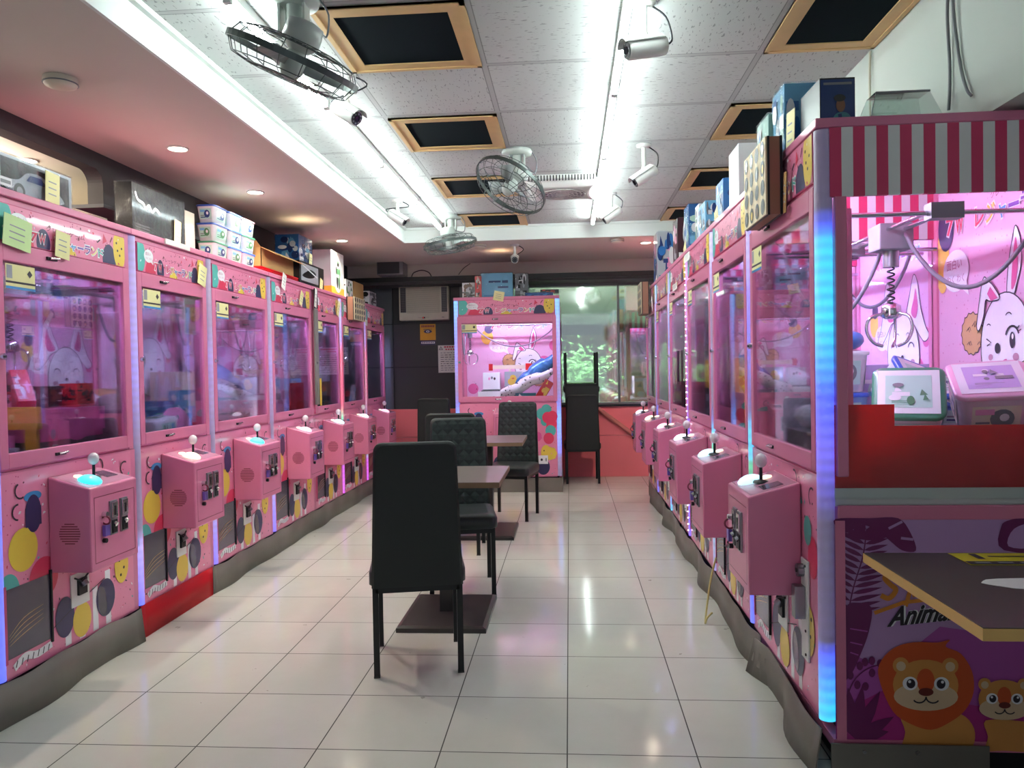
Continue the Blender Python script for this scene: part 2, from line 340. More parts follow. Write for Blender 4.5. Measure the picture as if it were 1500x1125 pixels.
# ------------------------------------------------------------------ printed artwork
LET = [('7', RED), ('W', RED), (' ', None), ('レ', RED), ('ジ', YEL), ('ャ', BLUE), ('ー', PURP), ('ラ', PURP), ('ン', PALEY), ('ド', TEAL)]
def title(mb, F, u0, u1, v, h, l=4):
    """the machine's name, each letter with a white rim"""
    n = len(LET); st = (u1 - u0) / n
    for i, (ch, m) in enumerate(LET):
        if m is None: continue
        u = u0 + st * (i + .5); hh = h * (.22 if ch == 'ー' else .72 if ch == 'ャ' else 1.); vv = v - (h * .14 if ch == 'ャ' else 0)
        wd = st * (.8 if ch == 'ャ' else .92)
        mb.text(F, ch, u, vv, hh * 1.18 + .004, WHT, l, .06, width=wd * 1.1); mb.text(F, ch, u, vv, hh, m, l + 1, .022, width=wd * .92)
def bubble(mb, F, u, v, ru, rv, l=3):
    mb.ell(F, u, v, ru, rv, WHT, l, 28); mb.P(F, [(u + ru * .35, v - rv * .8), (u + ru * .8, v - rv * .45), (u + ru * 1.0, v - rv * 1.25)], WHT, l)
    mb.text(F, '面白い', u - ru * .1, v + rv * .32, rv * .5, BLUSH, l + 1, .01, width=ru * 1.2); mb.text(F, 'わく わく', u, v - rv * .38, rv * .38, BLUSH, l + 1, .0, width=ru * 1.35)
def confetti(mb, F, W, H, n, seed, l=2, pal=None):
    r = random.Random(seed); pal = pal or (WHT, WHT, RED, MAROON, INK, TEAL)
    for k in range(n):
        u, v = r.uniform(.02, .98) * W, r.uniform(.02, .98) * H; s = r.uniform(.003, .011); a = r.uniform(0, PI); m = r.choice(pal)
        c, d = math.cos(a) * s, math.sin(a) * s; q = r.uniform(.35, .8)
        mb.P(F, [(u - c, v - d), (u + d * q, v - c * q), (u + c, v + d), (u - d * q, v + c * q)], m, l)
def header_art(mb, F, W, H):
    mb.rect(F, 0, 0, W, H, DOT, 1); k = W / .9
    def clip(u, v, ru, rv, m, l):
        pts = [(min(max(u + ru * math.cos(t), 0), W), min(max(v + rv * math.sin(t), 0), H)) for t in [2 * PI * i / 26 for i in range(26)]]; mb.P(F, pts, m, l)
    clip(.17 * W, -.02, .075 * W, .09, RED, 2); clip(.035 * W, .55 * H, .065 * W, .085, TEAL, 2); bubble(mb, F, .145 * W, .6 * H, .062 * W, .24 * H, 3)
    clip(.31 * W, .02, .05 * W, .06, NAVY, 2); clip(.5 * W, .0, .06 * W, .03, YEL, 2); clip(.85 * W, .1 * H, .062 * W, .075, NAVY, 2); clip(.95 * W, .6 * H, .06 * W, .10, YEL, 2)
    for u, v in ((.92, .75), (.95, .35), (.97, .6), (.93, .5)): mb.ell(F, u * W, v * H, .006, .006, INK, 3, 8)
    mb.P(F, [(.79 * W, .6 * H), (.83 * W, .72 * H), (.80 * W, .95 * H)], RED, 3); mb.stroke(F, [(.74 * W, .6 * H), (.77 * W, .72 * H)], .006, INK, 3); mb.stroke(F, [(.86 * W, .72 * H), (.88 * W, .9 * H)], .008, MAROON, 3)
    mb.text(F, 'クレーンゲーム', .48 * W, .62 * H, .15 * H, MAROON, 4, .0, width=.3 * W)
    title(mb, F, .21 * W, .8 * W, .27 * H, .27 * H); confetti(mb, F, W, H, 26, 3, 2, (MAROON, RED, WHT))
def rabbit(mb, F, S, smiling, big=False):
    """cartoon rabbit head, S = width of the printed area"""
    def q(pts): return [((.675 + (u - .675) * 1.22) * S, (v * 1.2 + .07) * S) for u, v in pts] if smiling else [((.646 + (u - .735) * 1.28) * S, (.509 + (v - .395) * 1.22) * S) for u, v in pts] if big else [(u * S, v * S) for u, v in pts]
    def EL(u, v, a, b, m, l): mb.P(F, q([(u + a * math.cos(t), v + b * math.sin(t)) for t in [2 * PI * i / 18 for i in range(18)]]), m, l)
    def shape(pts, m, l, ol=.006):
        p = smooth2(pts, 5, True); mb.P(F, q(p), m, l); mb.stroke(F, q(p + [p[0]]), ol * S, INK, l + 1)
    if smiling:
        shape([(.60, .55), (.545, .66), (.50, .75), (.46, .72), (.43, .60), (.40, .50), (.36, .44), (.40, .41), (.47, .46), (.53, .52)], WHT, 3)
        shape([(.72, .56), (.76, .68), (.80, .76), (.84, .72), (.87, .60), (.92, .50), (.96, .45), (.91, .42), (.84, .47), (.79, .52)], WHT, 3)
        mb.P(F, q(smooth2([(.57, .55), (.51, .64), (.49, .69), (.47, .60), (.50, .54)], 4, True)), MAG, 4)
        mb.P(F, q(smooth2([(.77, .57), (.80, .64), (.82, .69), (.845, .60), (.82, .54)], 4, True)), MAG, 4)
    else:
        shape([(.70, .555), (.705, .65), (.73, .75), (.752, .80), (.78, .74), (.782, .66), (.76, .60), (.735, .55)], WHT, 3)
        mb.P(F, q(smooth2([(.725, .58), (.735, .69), (.752, .76), (.765, .68), (.752, .60)], 4, True)), MAG, 4)
        shape([(.66, .55), (.62, .60), (.585, .625), (.56, .64), (.54, .60), (.52, .52), (.508, .455), (.525, .44), (.555, .49), (.57, .55), (.60, .545)], WHT, 7)
        mb.P(F, q([(.60, .60), (.648, .553), (.605, .545), (.58, .575)]), MAG, 8)
        tan = [(.47 + .072 * (1 + .1 * (i % 2)) * math.cos(t), .43 + .078 * (1 + .1 * (i % 2)) * math.sin(t)) for i, t in enumerate([2 * PI * i / 30 for i in range(30)])]
        mb.P(F, q(tan), TAN, 3); mb.stroke(F, q(tan + [tan[0]]), .005 * S, INK, 4)
        for i in range(9):
            a = i * 1.3; c = (.47 + .04 * math.cos(a), .43 + .045 * math.sin(a * 1.7)); mb.stroke(F, q([c, (c[0] + .014, c[1] + .012), (c[0] + .022, c[1] - .004)]), .004 * S, INK, 5)
    cx, cy, rx, ry = (.675, .36, .185, .21) if smiling else (.69, .38, .155, .19)
    head = [(cx + rx * math.cos(t) * (1 + .06 * max(0, -math.sin(t))), cy + ry * math.sin(t)) for t in [2 * PI * i / 36 for i in range(36)]]
    mb.P(F, q(head), WHT, 5); mb.stroke(F, q(head + [head[0]]), .006 * S, INK, 6)
    arc = lambda x, y, r, a0, a1, w=.006, m=INK: mb.stroke(F, q([(x + r * math.cos(a0 + (a1 - a0) * i / 8), y + r * math.sin(a0 + (a1 - a0) * i / 8)) for i in range(9)]), w * S, m, 8)
    if smiling:
        arc(.575, .385, .035, .3, PI - .3, .009); arc(.775, .385, .035, .3, PI - .3, .009)
        EL(.675, .345, .016, .012, INK, 8); arc(.62, .45, .02, .5, 2.2, .005); arc(.74, .45, .02, .9, 2.6, .005)
        EL(.56, .32, .025, .016, BLUSH, 7); EL(.79, .32, .025, .016, BLUSH, 7)
    else:
        EL(.735, .395, .016, .03, INK, 8); EL(.739, .408, .006, .01, WHT, 9); arc(.735, .405, .04, .3, 2.9, .010)
        for a in (.5, .8): mb.stroke(F, q([(.735 + .04 * math.cos(a), .405 + .04 * math.sin(a)), (.735 + .06 * math.cos(a), .405 + .055 * math.sin(a))]), .005 * S, INK, 8)
        mb.stroke(F, q([(.575, .405), (.605, .39), (.578, .378)]), .007 * S, INK, 8); EL(.645, .368, .017, .02, INK, 8)
        arc(.715, .475, .02, .6, 2.6, .005); arc(.59, .445, .015, .6, 2.4, .005)
        EL(.60, .335, .014, .012, BLUSH, 7); EL(.755, .335, .018, .014, BLUSH, 7)
        mb.P(F, q(smooth2([(.655, .30), (.685, .325), (.705, .325), (.70, .295), (.68, .275)], 4, True)), MAG, 8)
        paw = [(.80 + .085 * (1 + .08 * (i % 2)) * math.cos(t), .23 + .085 * (1 + .08 * (i % 2)) * math.sin(t)) for i, t in enumerate([2 * PI * i / 30 for i in range(30)])]
        mb.P(F, q(paw), TAN, 9); mb.stroke(F, q(paw + [paw[0]]), .005 * S, INK, 10)
def back_art(mb, F, W, H, smiling, big=False):
    mb.rect(F, -.03, -.10, W + .03, H + .21, DOTB, 1)
    mb.ell(F, .87 * W, .40 * W, .085 * W, .085 * W, MAG, 2); mb.ell(F, .98 * W, .6 * W, .05 * W, .06 * W, MAG, 2); mb.ell(F, .05 * W, .12 * W, .06 * W, .06 * W, MAG, 2)
    if not big: mb.ell(F, .22 * W, .71 * W, .07 * W, .085 * W, YEL, 2); mb.ell(F, .24 * W, .8 * W, .05 * W, .05 * W, NAVY, 3)
    confetti(mb, F, .5 * W, .4 * H, 24, 7, 2, (MAROON, INK, RED, WHT))
    if big:
        mb.ell(F, .02 * W, .93 * W, .07 * W, .16 * W, YEL, 4); mb.ell(F, .06 * W, 1.1 * W, .08 * W, .12 * W, NAVY, 5)
        bubble(mb, F, .158 * W, .87 * W, .125 * W, .105 * W, 6); title(mb, F, .06 * W, .98 * W, H + .055, .07, 6)
    else:
        bubble(mb, F, .355 * W, .615 * W, .115 * W, .085 * W, 3); title(mb, F, .26 * W, .92 * W, H + .002, .058)
    mb.text(F, 'クレーンゲーム', .6 * W, H + (.12 if big else .07), .03, MAROON, 4, width=.25 * W)
    rabbit(mb, F, W, smiling, big)
def front_art(mb, F, W, H, seed):
    """lower front print: balloons, eggs, streamers"""
    mb.rect(F, 0, 0, W, H, DOT, 1); confetti(mb, F, W, H, 120, seed, 2)
    for i in range(4): mb.rect(F, (.40 + i * .11) * W, .005, (.445 + i * .11) * W, .2 + .05 * (i % 2), WHT, 2)
    E = lambda u, v, ru, rv, m, l=3, a=0.: mb.ell(F, u * W, v, ru, rv, m, l, 24, a)
    E(.26, .33, .085, .085, RED); E(.13, .47, .08, .085, YEL); E(.03, .32, .06, .075, TEAL); E(.40, .13, .06, .085, NAVY, 4); E(.53, .085, .062, .075, YEL, 4)
    E(.73, .13, .07, .085, NAVY, 4); E(.70, .12, .03, .07, SLATE, 5, .2); E(.88, .245, .055, .085, YEL, 4)
    for u, v in ((.86, .27), (.9, .23), (.87, .2), (.91, .29)): E(u, v, .007, .007, INK, 5)
    E(.20, .60, .045, .075, NAVY, 4); mb.rect(F, .2 * W - .045, .55, .2 * W + .045, .625, NAVY, 4); E(.20, .668, .05, .02, BLUE, 3)
    mb.P(F, smooth2([(.66 * W, .66), (.69 * W, .70), (.75 * W, .695), (.80 * W, .66)], 4, True), TEAL, 3)
    E(.93, .5, .05, .07, RED); E(.87, .58, .04, .05, TEAL, 4); E(.80, .42, .04, .05, MAG, 4)
    for u, v, a0 in ((.12, .70, 2.), (.70, .735, 5.), (.93, .70, 1.), (.10, .62, 1.5)): mb.stroke(F, [(u * W + .03 * math.cos(a0 + t), v + .03 * math.sin(a0 + t)) for t in [.4 * i for i in range(9)]], .007, INK, 5)
    mb.stroke(F, smooth2([(.05 * W, .03), (.12 * W, .055), (.2 * W, .04), (.3 * W, .05)], 5), .03, WHT, 4)
    for i in range(7): mb.stroke(F, [((.06 + i * .035) * W, .03), ((.07 + i * .035) * W, .055)], .005, INK, 5)
    mb.stroke(F, [(.28 * W, .10), (.46 * W, .155), (.72 * W, .22)], .004, INK, 6)
    if seed == 50:
        for u, v, m in ((.84, .66, TEAL), (.89, .70, TEAL), (.90, .62, RED), (.94, .55, RED), (.93, .48, TEAL), (.91, .40, RED), (.95, .63, RED)): E(u, v, .055, .06, m, 7)
        for k in range(7): E(.93 + .035 * math.cos(k * .9), .24 + .04 * math.sin(k * .9), .028, .03, YEL, 8)
        E(.85, .10, .07, .085, NAVY, 7); mb.rect(F, .80 * W, .13, .90 * W, .22, WHT, 9); E(.835, .175, .012, .013, INK, 10); E(.88, .175, .008, .02, GREYP, 10)
JUNG = mat('print_plum', (112, 34, 92), .35); LAV = mat('print_lavender', (188, 146, 198), .35); ORCH = mat('print_orchid', (176, 84, 170), .35); FUCH = mat('print_fuchsia', (176, 48, 130), .35)
ORNG = mat('print_orange', (204, 84, 38), .4); FUR = mat('print_fur', (212, 146, 76), .4); FURL = mat('print_pale_fur', (216, 188, 154), .4); NOSE = mat('print_nose', (110, 40, 34), .4); BRUSH = mat('print_ochre', (214, 134, 48), .4)
def jungle_art(mb, F, W, H):
    """side print; given in the pixel units it was measured in"""
    ku = lambda x: (x - 1218) * .00206; kv = lambda y: (1085 - y) * .00215
    q = lambda pts: [(ku(x), kv(y)) for x, y in pts]
    mb.rect(F, 0, 0, W, H, LAV, 1); mb.rect(F, 0, 0, .03, H, PINK, 16)
    mb.P(F, [(0, 0), (W, 0), (W, .30), (.42 * W, .36), (.2 * W, .22), (0, .3)], ORCH, 2); mb.P(F, [(0, 0), (W, 0), (W, .06), (.5 * W, .12), (.2 * W, .16), (0, .08)], FUCH, 3)
    lc = [0]
    def leaf(a, b, w, m=JUNG, l=4):
        lc[0] += 1; l = l + lc[0] * .02
        a = V(q([a])[0]); b = V(q([b])[0]); d = b - a; n = V((-d.y, d.x)).normalized() * w
        mb.P(F, [(max(p[0], .031), min(max(p[1], .002), H)) for p in [tuple(a)] + [tuple(a + d * t + n * math.sin(PI * t ** .8)) for t in (.2, .4, .6, .8)] + [tuple(b)] + [tuple(a + d * t - n * math.sin(PI * t ** .8)) for t in (.8, .6, .4, .2)]], m, l)
    stem = smooth2([(1236, 905), (1246, 860), (1260, 815), (1266, 775)], 10); mb.stroke(F, q(stem), .004, JUNG, 5)
    for i in range(2, len(stem), 2):
        p = stem[i]; s = 1 - .4 * i / len(stem)
        leaf((p[0], p[1]), (p[0] + 50 * s, p[1] - 4 - 6 * s), .0072); leaf((p[0], p[1]), (p[0] - 34, p[1] - 16), .0072)
    for i in range(7): leaf((1258, 790), (1258 + 48 * math.cos(.2 + i * .42), 790 - 30 * math.sin(.2 + i * .42)), .008)
    mb.P(F, q(smooth2([(1220, 760), (1270, 759), (1312, 759), (1330, 780), (1338, 806), (1318, 806), (1300, 792), (1280, 776), (1255, 768), (1240, 780), (1224, 774)], 4, True)), JUNG, 6)
    for a, b in (((1334, 790), (1316, 788)), ((1318, 764), (1298, 774))): mb.stroke(F, q([a, b]), .008, LAV, 7)
    mb.P(F, q(smooth2([(1222, 1000), (1226, 930), (1234, 890), (1250, 883), (1272, 890), (1268, 925), (1255, 960), (1240, 990)], 4, True)), JUNG, 5)
    for y in (925, 945, 960): mb.stroke(F, q([(1266 - (y - 925) * .4, y), (1240, y - 4)]), .004, ORCH, 6)
    for b in ((1216, 1012), (1236, 1008), (1258, 1004), (1284, 1012), (1304, 1050), (1296, 1072)): leaf((1246, 1084), b, .02, JUNG, 5)
    tw = smooth2([(1232, 1030), (1244, 1000), (1262, 982), (1282, 974)], 5); mb.stroke(F, q(tw), .004, JUNG, 5)
    for x, y in ((1240, 990), (1254, 976), (1262, 970), (1272, 968), (1284, 972), (1272, 986), (1250, 1004), (1262, 1006)): mb.ell(F, ku(x), kv(y), .01, .014, JUNG, 6, 10)
    # fringe of a second leaf at the far end
    mb.P(F, q(smooth2([(1462, 772), (1475, 762), (1500, 760), (1560, 762), (1560, 806), (1466, 806)], 4, True)), JUNG, 4); mb.P(F, q(smooth2([(1472, 800), (1480, 775), (1510, 768), (1510, 800)], 4, True)), LAV, 5)
    # lettering: brushed script over a slanted word
    S = smooth2([(1312, 842), (1302, 838), (1292, 846), (1300, 856), (1308, 864), (1298, 876), (1286, 872)], 6); mb.stroke(F, q(S), .016, BRUSH, 6)
    mb.stroke(F, q(smooth2([(1334, 852), (1328, 868), (1322, 888)], 5)), .013, BRUSH, 6); mb.stroke(F, q(smooth2([(1330, 862), (1340, 850), (1350, 854), (1346, 866), (1332, 872)], 6)), .012, BRUSH, 6)
    mb.stroke(F, q([(1276, 898), (1320, 882), (1372, 876), (1430, 872)]), .012, BRUSH, 5)
    for off, m, l in ((.07, WHT, 7), (.03, INK, 8)):
        O, U, Wv, N = F; F2 = (O, U + Wv * .12, Wv, N); mb.text(F2, 'Animal', ku(1346), kv(898) - .12 * ku(1346), .062, m, l, off, .45, width=.215)
    def face(cx, cy, k, mane):
        e = lambda x, y, rx, ry, m, l: mb.ell(F, ku(cx + x * k), kv(cy + y * k), rx * k * .00206, ry * k * .00215, m, l, 26)
        if mane:
            pts = smooth2([(-66, 0), (-68, -28), (-48, -52), (-18, -62), (18, -62), (36, -66), (30, -56), (52, -46), (68, -20), (70, 10), (58, 36), (36, 54), (8, 66), (-22, 58), (-48, 40)], 4, True); mb.P(F, q([(cx + x * k, cy + y * k) for x, y in pts]), ORNG, 8)
        body = smooth2([(-34, 40), (-30, 70), (-34, 96), (0, 96), (60, 96), (72, 70), (58, 46), (30, 40)], 4, True); mb.P(F, q([(cx + x * k, cy + y * k) for x, y in body]), FUR, 7)
        for s in (-1, 1): e(36 * s, -28, 12, 12, FUR, 9); e(36 * s, -27, 7, 7, FURL, 10)
        e(0, 0, 48, 37, FUR, 9); e(0, 17, 47, 21, FURL, 10); e(0, -6, 13, 18, ORNG, 10)
        for s in (-1, 1): e(23 * s, -2, 11, 10, WHT, 11); e(22 * s, -2, 6.5, 7, INK, 12); e(24 * s, -5, 2.2, 2.2, WHT, 13)
        e(0, 10, 11, 6, NOSE, 12)
        for s in (-1, 1): mb.stroke(F, q([(cx + k * s * (10 - 10 * math.cos(t)), cy + k * (17 + 9 * math.sin(t))) for t in [PI * i / 10 for i in range(9)]]), .0045 * k, INK, 12)
    face(1350, 1002, 1., True); face(1464, 1022, .78, False)

# ------------------------------------------------------------------ the claw machine
GLOW = {'cyan': mat('glow_cyan', (120, 230, 230), .3, emit=(10, 225, 240), strength=1.1), 'warm': mat('glow_warm', (250, 235, 215), .3, emit=(255, 226, 196), strength=.6), 'white': mat('glow_white', (240, 240, 250), .3, emit=(236, 232, 255), strength=.55), 'pink': mat('glow_pink', (250, 210, 230), .3, emit=(255, 190, 220), strength=.55), 'ice': mat('glow_ice', (220, 245, 250), .3, emit=(170, 236, 250), strength=.7)}
STRIPEW = mat('valance_white', (226, 224, 224), .5); STRIPER = mat('valance_raspberry', (206, 60, 104), .5)
def claw_machine(label, X, Yc, w, rz, lv, led, glow, smiling, cx=.0, ledsides='l', plate=False, near_art=False, crane=(.18, .4), seed=1, D=.73):
    t = empty('claw_machine', (X, Yc, 0), label, 'claw machine', 'pink claw machines', rz)
    GT, DT, AB, AT, TOP = lv; h = w / 2; GB = 1.012; DB = .955
    mb = MB(); mb.box(-h + .03, h - .03, .06, D - .02, .0, .155, DARKM); mb.build('base', t)
    # lower cabinet
    mb = MB(); mb.box(-h + .001, h - .001, .044, D, .155, .846, PINK)
    if near_art:
        mb.box(-h, h + .004, .025, D + .004, .08, .112, PINK)
        jungle_art(mb, frame((h - .001, .032, .112), (0, 1, 0), (0, 0, 1), (1, 0, 0)), D - .04, .695)
    mb.build('cabinet', t)
    mb = MB(); mb.box(-h + (.05 if 'l' in ledsides else .001), h - (.05 if 'r' in ledsides else .001), .0, .03, .155, .942, PINK); front_art(mb, frame((-h + .04, -.0005, .162), (1, 0, 0), (0, 0, 1), (0, -1, 0)), w - .08, .772, seed); mb.build('front_panel', t)
    # frame: posts, rails
    mb = MB()
    for s in (-1, 1):
        x0, x1 = (-h, -h + .04) if s < 0 else (h - .04, h)
        f0 = .045 if 'lr'[s > 0] in ledsides else .004
        mb.box(x0, x1, f0, f0 + .036, .942, TOP - .03, PINK); mb.box(x0, x1, D - .04, D, .846, TOP - .02, PINK)
        mb.box((-h - .0006) if s < 0 else h - .012, (-h + .012) if s < 0 else h + .0006, .045, D, .806, .852, PINK)
        if f0 < .02: mb.box(x0, x1, .002, .03, .16, .942, PINK)
    mb.box(-h + .04, h - .04, .006, .03, .942, DB, PINK); mb.box(-h + .04, h - .04, .006, .03, GT + .02, DT + .01, PINK)
    mb.build('frame', t, .004)
    mb = MB(); mb.box(-h + .02, h - .02, .035, D - .03, .846, .87, WHITEP); mb.build('prize_tray', t)
    # top box: marquee print in front, striped valance at the sides
    mb = MB(); mb.box(-h + .04, h - .04, .002, .03, DT - .03, TOP - .03, PINK); mb.box(-h + .002, h - .002, D - .012, D, DT - .03, TOP - .03, PINK); mb.box(-h - .0005, h + .0005, -.012, D, TOP - .03, TOP, PINK); mb.box(-h + .04, h - .04, .008, .02, GT - .014, DT - .03, PINK); mb.build('roof_box', t, .004)
    mb = MB(); mb.box(-h + .05, h - .05, -.006, .002, AB, AT, PINKD); header_art(mb, frame((-h + .054, -.0062, AB + .004), (1, 0, 0), (0, 0, 1), (0, -1, 0)), w - .108, AT - AB - .008); mb.build('marquee', t)
    for s in (-1, 1):
        mb = MB(); n = 21
        for i in range(n): mb.box(h - .014, h + .001, .03 + (D - .06) * i / n, .03 + (D - .06) * (i + 1) / n, 1.82 if TOP > 2.04 else 1.78, TOP - .032, STRIPER if i % 2 == 0 else STRIPEW, Matrix.Diagonal((s, 1, 1, 1)))
        mb.build('striped_valance', t)
        mb = MB(); mb.box(h - .008, h - .003, .04, D - .04, .852, (1.82 if TOP > 2.04 else 1.78), GLASS, Matrix.Diagonal((s, 1, 1, 1))); mb.build('side_window', t)
    mb = MB(); mb.box(-h + .01, h - .01, D - .03, D - .012, .85, TOP - .031, PINK); back_art(mb, frame((-h + .06, D - .031, .96), (1, 0, 0), (0, 0, 1), (0, -1, 0)), w - .12, GT - .96, smiling, near_art); mb.build('back_panel', t)
    # door with its pane
    mb = MB(); a = h - .036
    mb.box(-a, -a + .042, -.012, .006, DB, DT, PINK); mb.box(a - .042, a, -.012, .006, DB, DT, PINK); mb.box(-a + .042, a - .042, -.012, .006, DB, GB, PINK); mb.box(-a + .042, a - .042, -.012, .006, GT, DT, PINK)
    d = mb.build('door', t, .003)
    mb = MB(); mb.box(-a + .036, a - .036, -.004, .0, GB - .006, GT + .006, GLASS); mb.build('window_pane', d)
    mb = MB(); mb.cyl((-a + .02, -.012, 1.38), (-a + .02, -.026, 1.38), .013, CHROME, 14); mb.cyl((-a + .02, -.026, 1.38), (-a + .02, -.03, 1.38), .005, BLACKP, 8); mb.build('lock', d)
    for z, x in ((DB + .027, -.1), (DT - .03, -.12)):
        mb = MB(); mb.box(x - .03, x + .03, -.02, -.012, z - .006, z + .006, DARKM); mb.cyl((x - .02, -.024, z), (x + .035, -.024, z + .004), .005, CHROME, 8); mb.build('latch', d)
    mb = MB(); F = frame((-a + .05, -.0125, GT - .105), (1, 0, 0), (0, 0, 1), (0, -1, 0)); mb.rect(F, 0, 0, .16, .095, TAGY, 1); mb.rect(F, 0, 0, .16, .01, BLUE, 2); mb.rect(F, 0, .022, .16, .03, INK, 2); mb.rect(F, .005, .04, .035, .09, GREYP, 2); mb.P(F, [(.13, .05), (.145, .065), (.13, .08), (.115, .065)], INK, 2); mb.build('notice_sticker', d)
    # corner light strips
    for s in ledsides:
        sx = -1 if s == 'l' else 1; mb = MB(); cxx, cyy = sx * (h - .024), .016
        rings = []
        for z in (.165, TOP - .035):
            rings.append([V((cxx + .025 * math.cos(t), cyy + .027 * math.sin(t), z)) for t in [2 * PI * i / 20 for i in range(20)]])
        mb.loft(rings, led); mb.build('light_strip', t)
    # crane: rails, carriage, cable, claw
    kx, ky = crane; zr = GT - .02; mb = MB()
    for x in (-h + .06, h - .06): mb.cyl((x, .05, zr), (x, D - .05, zr), .008, CHROME, 8)
    mb.cyl((-h + .05, ky - .03, zr + .012), (h - .05, ky - .03, zr + .012), .008, CHROME, 8); mb.cyl((-h + .05, ky + .03, zr + .012), (h - .05, ky + .03, zr + .012), .008, CHROME, 8)
    for x in (-h + .06, h - .06): mb.box(x - .025, x + .025, ky - .05, ky + .05, zr - .02, zr + .03, GREYPL)
    mb.build('crane_rail', t)
    mb = MB(); mb.box(kx - .055, kx + .055, ky - .06, ky + .06, zr - .06, zr + .035, GREYPL); mb.cyl((kx, ky, zr - .06), (kx, ky, zr - .12), .028, STEEL, 12); mb.box(kx - .07, kx - .055, ky - .03, ky + .03, zr - .05, zr, DARKM); c = mb.build('crane_carriage', t, .004)
    mb = MB(); mb.tube([(kx + .012 * math.cos(i * .8), ky + .012 * math.sin(i * .8), zr - .12 - i * .0028) for i in range(56)], .0035, BLACKP, 5); mb.build('coil_cord', c)
    mb = MB(); zc = zr - .28; mb.lathe((kx, ky, zc), (0, 0, 1), [(.012, .03), (.032, .02), (.036, -.02), (.02, -.03)], CHROME, 14)
    for k in range(3):
        aa = 2 * PI * k / 3 + .5; e = V((math.cos(aa), math.sin(aa), 0)); mb.tube(smooth2([V((kx, ky, zc)) + e * r + V((0, 0, z)) for r, z in ((.03, -.01), (.075, -.025), (.088, -.07), (.065, -.115), (.03, -.13))], 4), .006, CHROME, 6)
    mb.build('claw', t)
    mb = MB()
    for (x0, y0), (x1, y1), dz in (((-h + .07, .12), (kx - .05, ky), .30), ((kx + .05, ky + .03), (h - .07, D - .1), .22)):
        mb.tube([V((x0, y0, zr)).lerp(V((x1, y1, zr)), i / 16) + V((0, 0, -dz * math.sin(PI * i / 16) ** .8 if 0 < i < 16 else 0)) for i in range(17)], .008, RUBBER, 7)
    mb.build('hose', t)
    lm = LAMP if near_art or seed == 50 else LAMPB
    mb = MB(); mb.cyl((-h + .08, .046, DT + .03), (h - .08, .046, DT + .03), .010, lm, 10); mb.build('lamp_tube', t)
    for sx in (() if seed == 50 else (-1,) if seed < 30 else (1,)):
        mb = MB(); mb.box(h - .046, h - .042, .046, .11, .9, GT, PINK, Matrix.Diagonal((sx, 1, 1, 1))); mb.cyl((sx * (h - .061), .082, .92), (sx * (h - .061), .082, GT - .02), .014, FILLV, 10); mb.build('lamp_tube', t)  # added fill lamp brightens the prizes; added plate screens it from the next cabinet
    # hatch and return plate
    u = lambda f: -h + f * w
    mb = MB(); mb.box(u(.05), u(.31), -.006, -.0045, .235, .50, SLATE); mb.box(u(.035), u(.05), -.009, -.003, .22, .515, PINKD); mb.box(u(.31), u(.32), -.012, -.003, .22, .515, DARKM); F = frame((u(.05), -.0062, .235), (1, 0, 0), (0, 0, 1), (0, -1, 0))
    for k in range(4): mb.stroke(F, smooth2([(.01, .05 + k * .012), (.09, .075 + k * .02), (.2, .10 + k * .018)], 4), .003, TAN, 1, True)
    mb.build('prize_hatch', t)
    mb = MB(); mb.box(u(.45), u(.58), -.008, -.003, .315, .455, WHITEP); mb.box(u(.49), u(.55), -.018, -.008, .36, .43, DARKM); mb.cyl((u(.52), -.018, .415), (u(.52), -.03, .40), .016, STEEL, 12); mb.tube([(u(.47), -.01, .44), (u(.5), -.025, .42), (u(.57), -.012, .44)], .004, DARKM, 6); mb.build('coin_return', t)
    if plate:
        mb = MB(); mb.box(u(.775), u(.855), -.01, -.003, .30, .64, WHITEP); mb.cyl((u(.80), -.01, .60), (u(.80), -.03, .60), .022, STEEL, 16); mb.cyl((u(.80), -.03, .60), (u(.80), -.034, .60), .008, BLACKP, 8); mb.box(u(.785), u(.83), -.045, -.01, .44, .55, STEEL)
        for z in (.32, .40, .62): mb.cyl((u(.83), -.01, z), (u(.83), -.013, z), .005, DARKM, 8)
        mb.build('latch_plate', t, .003)
    # control box
    x0, x1, y0 = cx - .168, cx + .168, -.182; mb = MB()
    mb.prism([(x0, y0, .50), (x0, -.003, .50), (x0, -.003, .892), (x0, y0, .842)], (x1 - x0, 0, 0), PINK)
    F = frame((x0, y0, .5), (1, 0, 0), (0, 0, 1), (0, -1, 0))
    for a0, b0, a1, b1 in ((.024, .03, .312, .033), (.024, .30, .312, .303), (.024, .03, .027, .303), (.309, .03, .312, .303)): mb.rect(F, a0, b0, a1, b1, MAROON, 1)
    b = mb.build('control_box', t, .006)
    sl = (.892 - .842) / (.182 - .003); top = lambda y: .842 + (y - y0) * sl
    mb = MB(); mb.quad([(x0 + .012, y0 + .012, top(y0 + .012) + .0012), (x1 - .012, y0 + .012, top(y0 + .012) + .0012), (x1 - .012, -.012, top(-.012) + .0012), (x0 + .012, -.012, top(-.012) + .0012)], mat('printed_top_plate', (186, 128, 152), .25)); mb.quad([(cx + .05, -.12, top(-.12) + .0022), (cx + .13, -.12, top(-.12) + .0022), (cx + .13, -.05, top(-.05) + .0022), (cx + .05, -.05, top(-.05) + .0022)], SLATE); mb.build('top_plate', b)
    mb = MB(); by = -.118; bx = cx - .07; mb.lathe((bx, by, top(by)), (0, -.25, 1), [(.046, .0), (.046, .008), (.036, .018), (.02, .025), (.001, .028)], GLOW[glow], 20); mb.lathe((bx + .012, by + .055, top(by + .05)), (0, -.25, 1), [(.022, 0), (.022, .008), (.008, .013)], GLOW['warm'], 12); mb.build('lit_button', b)
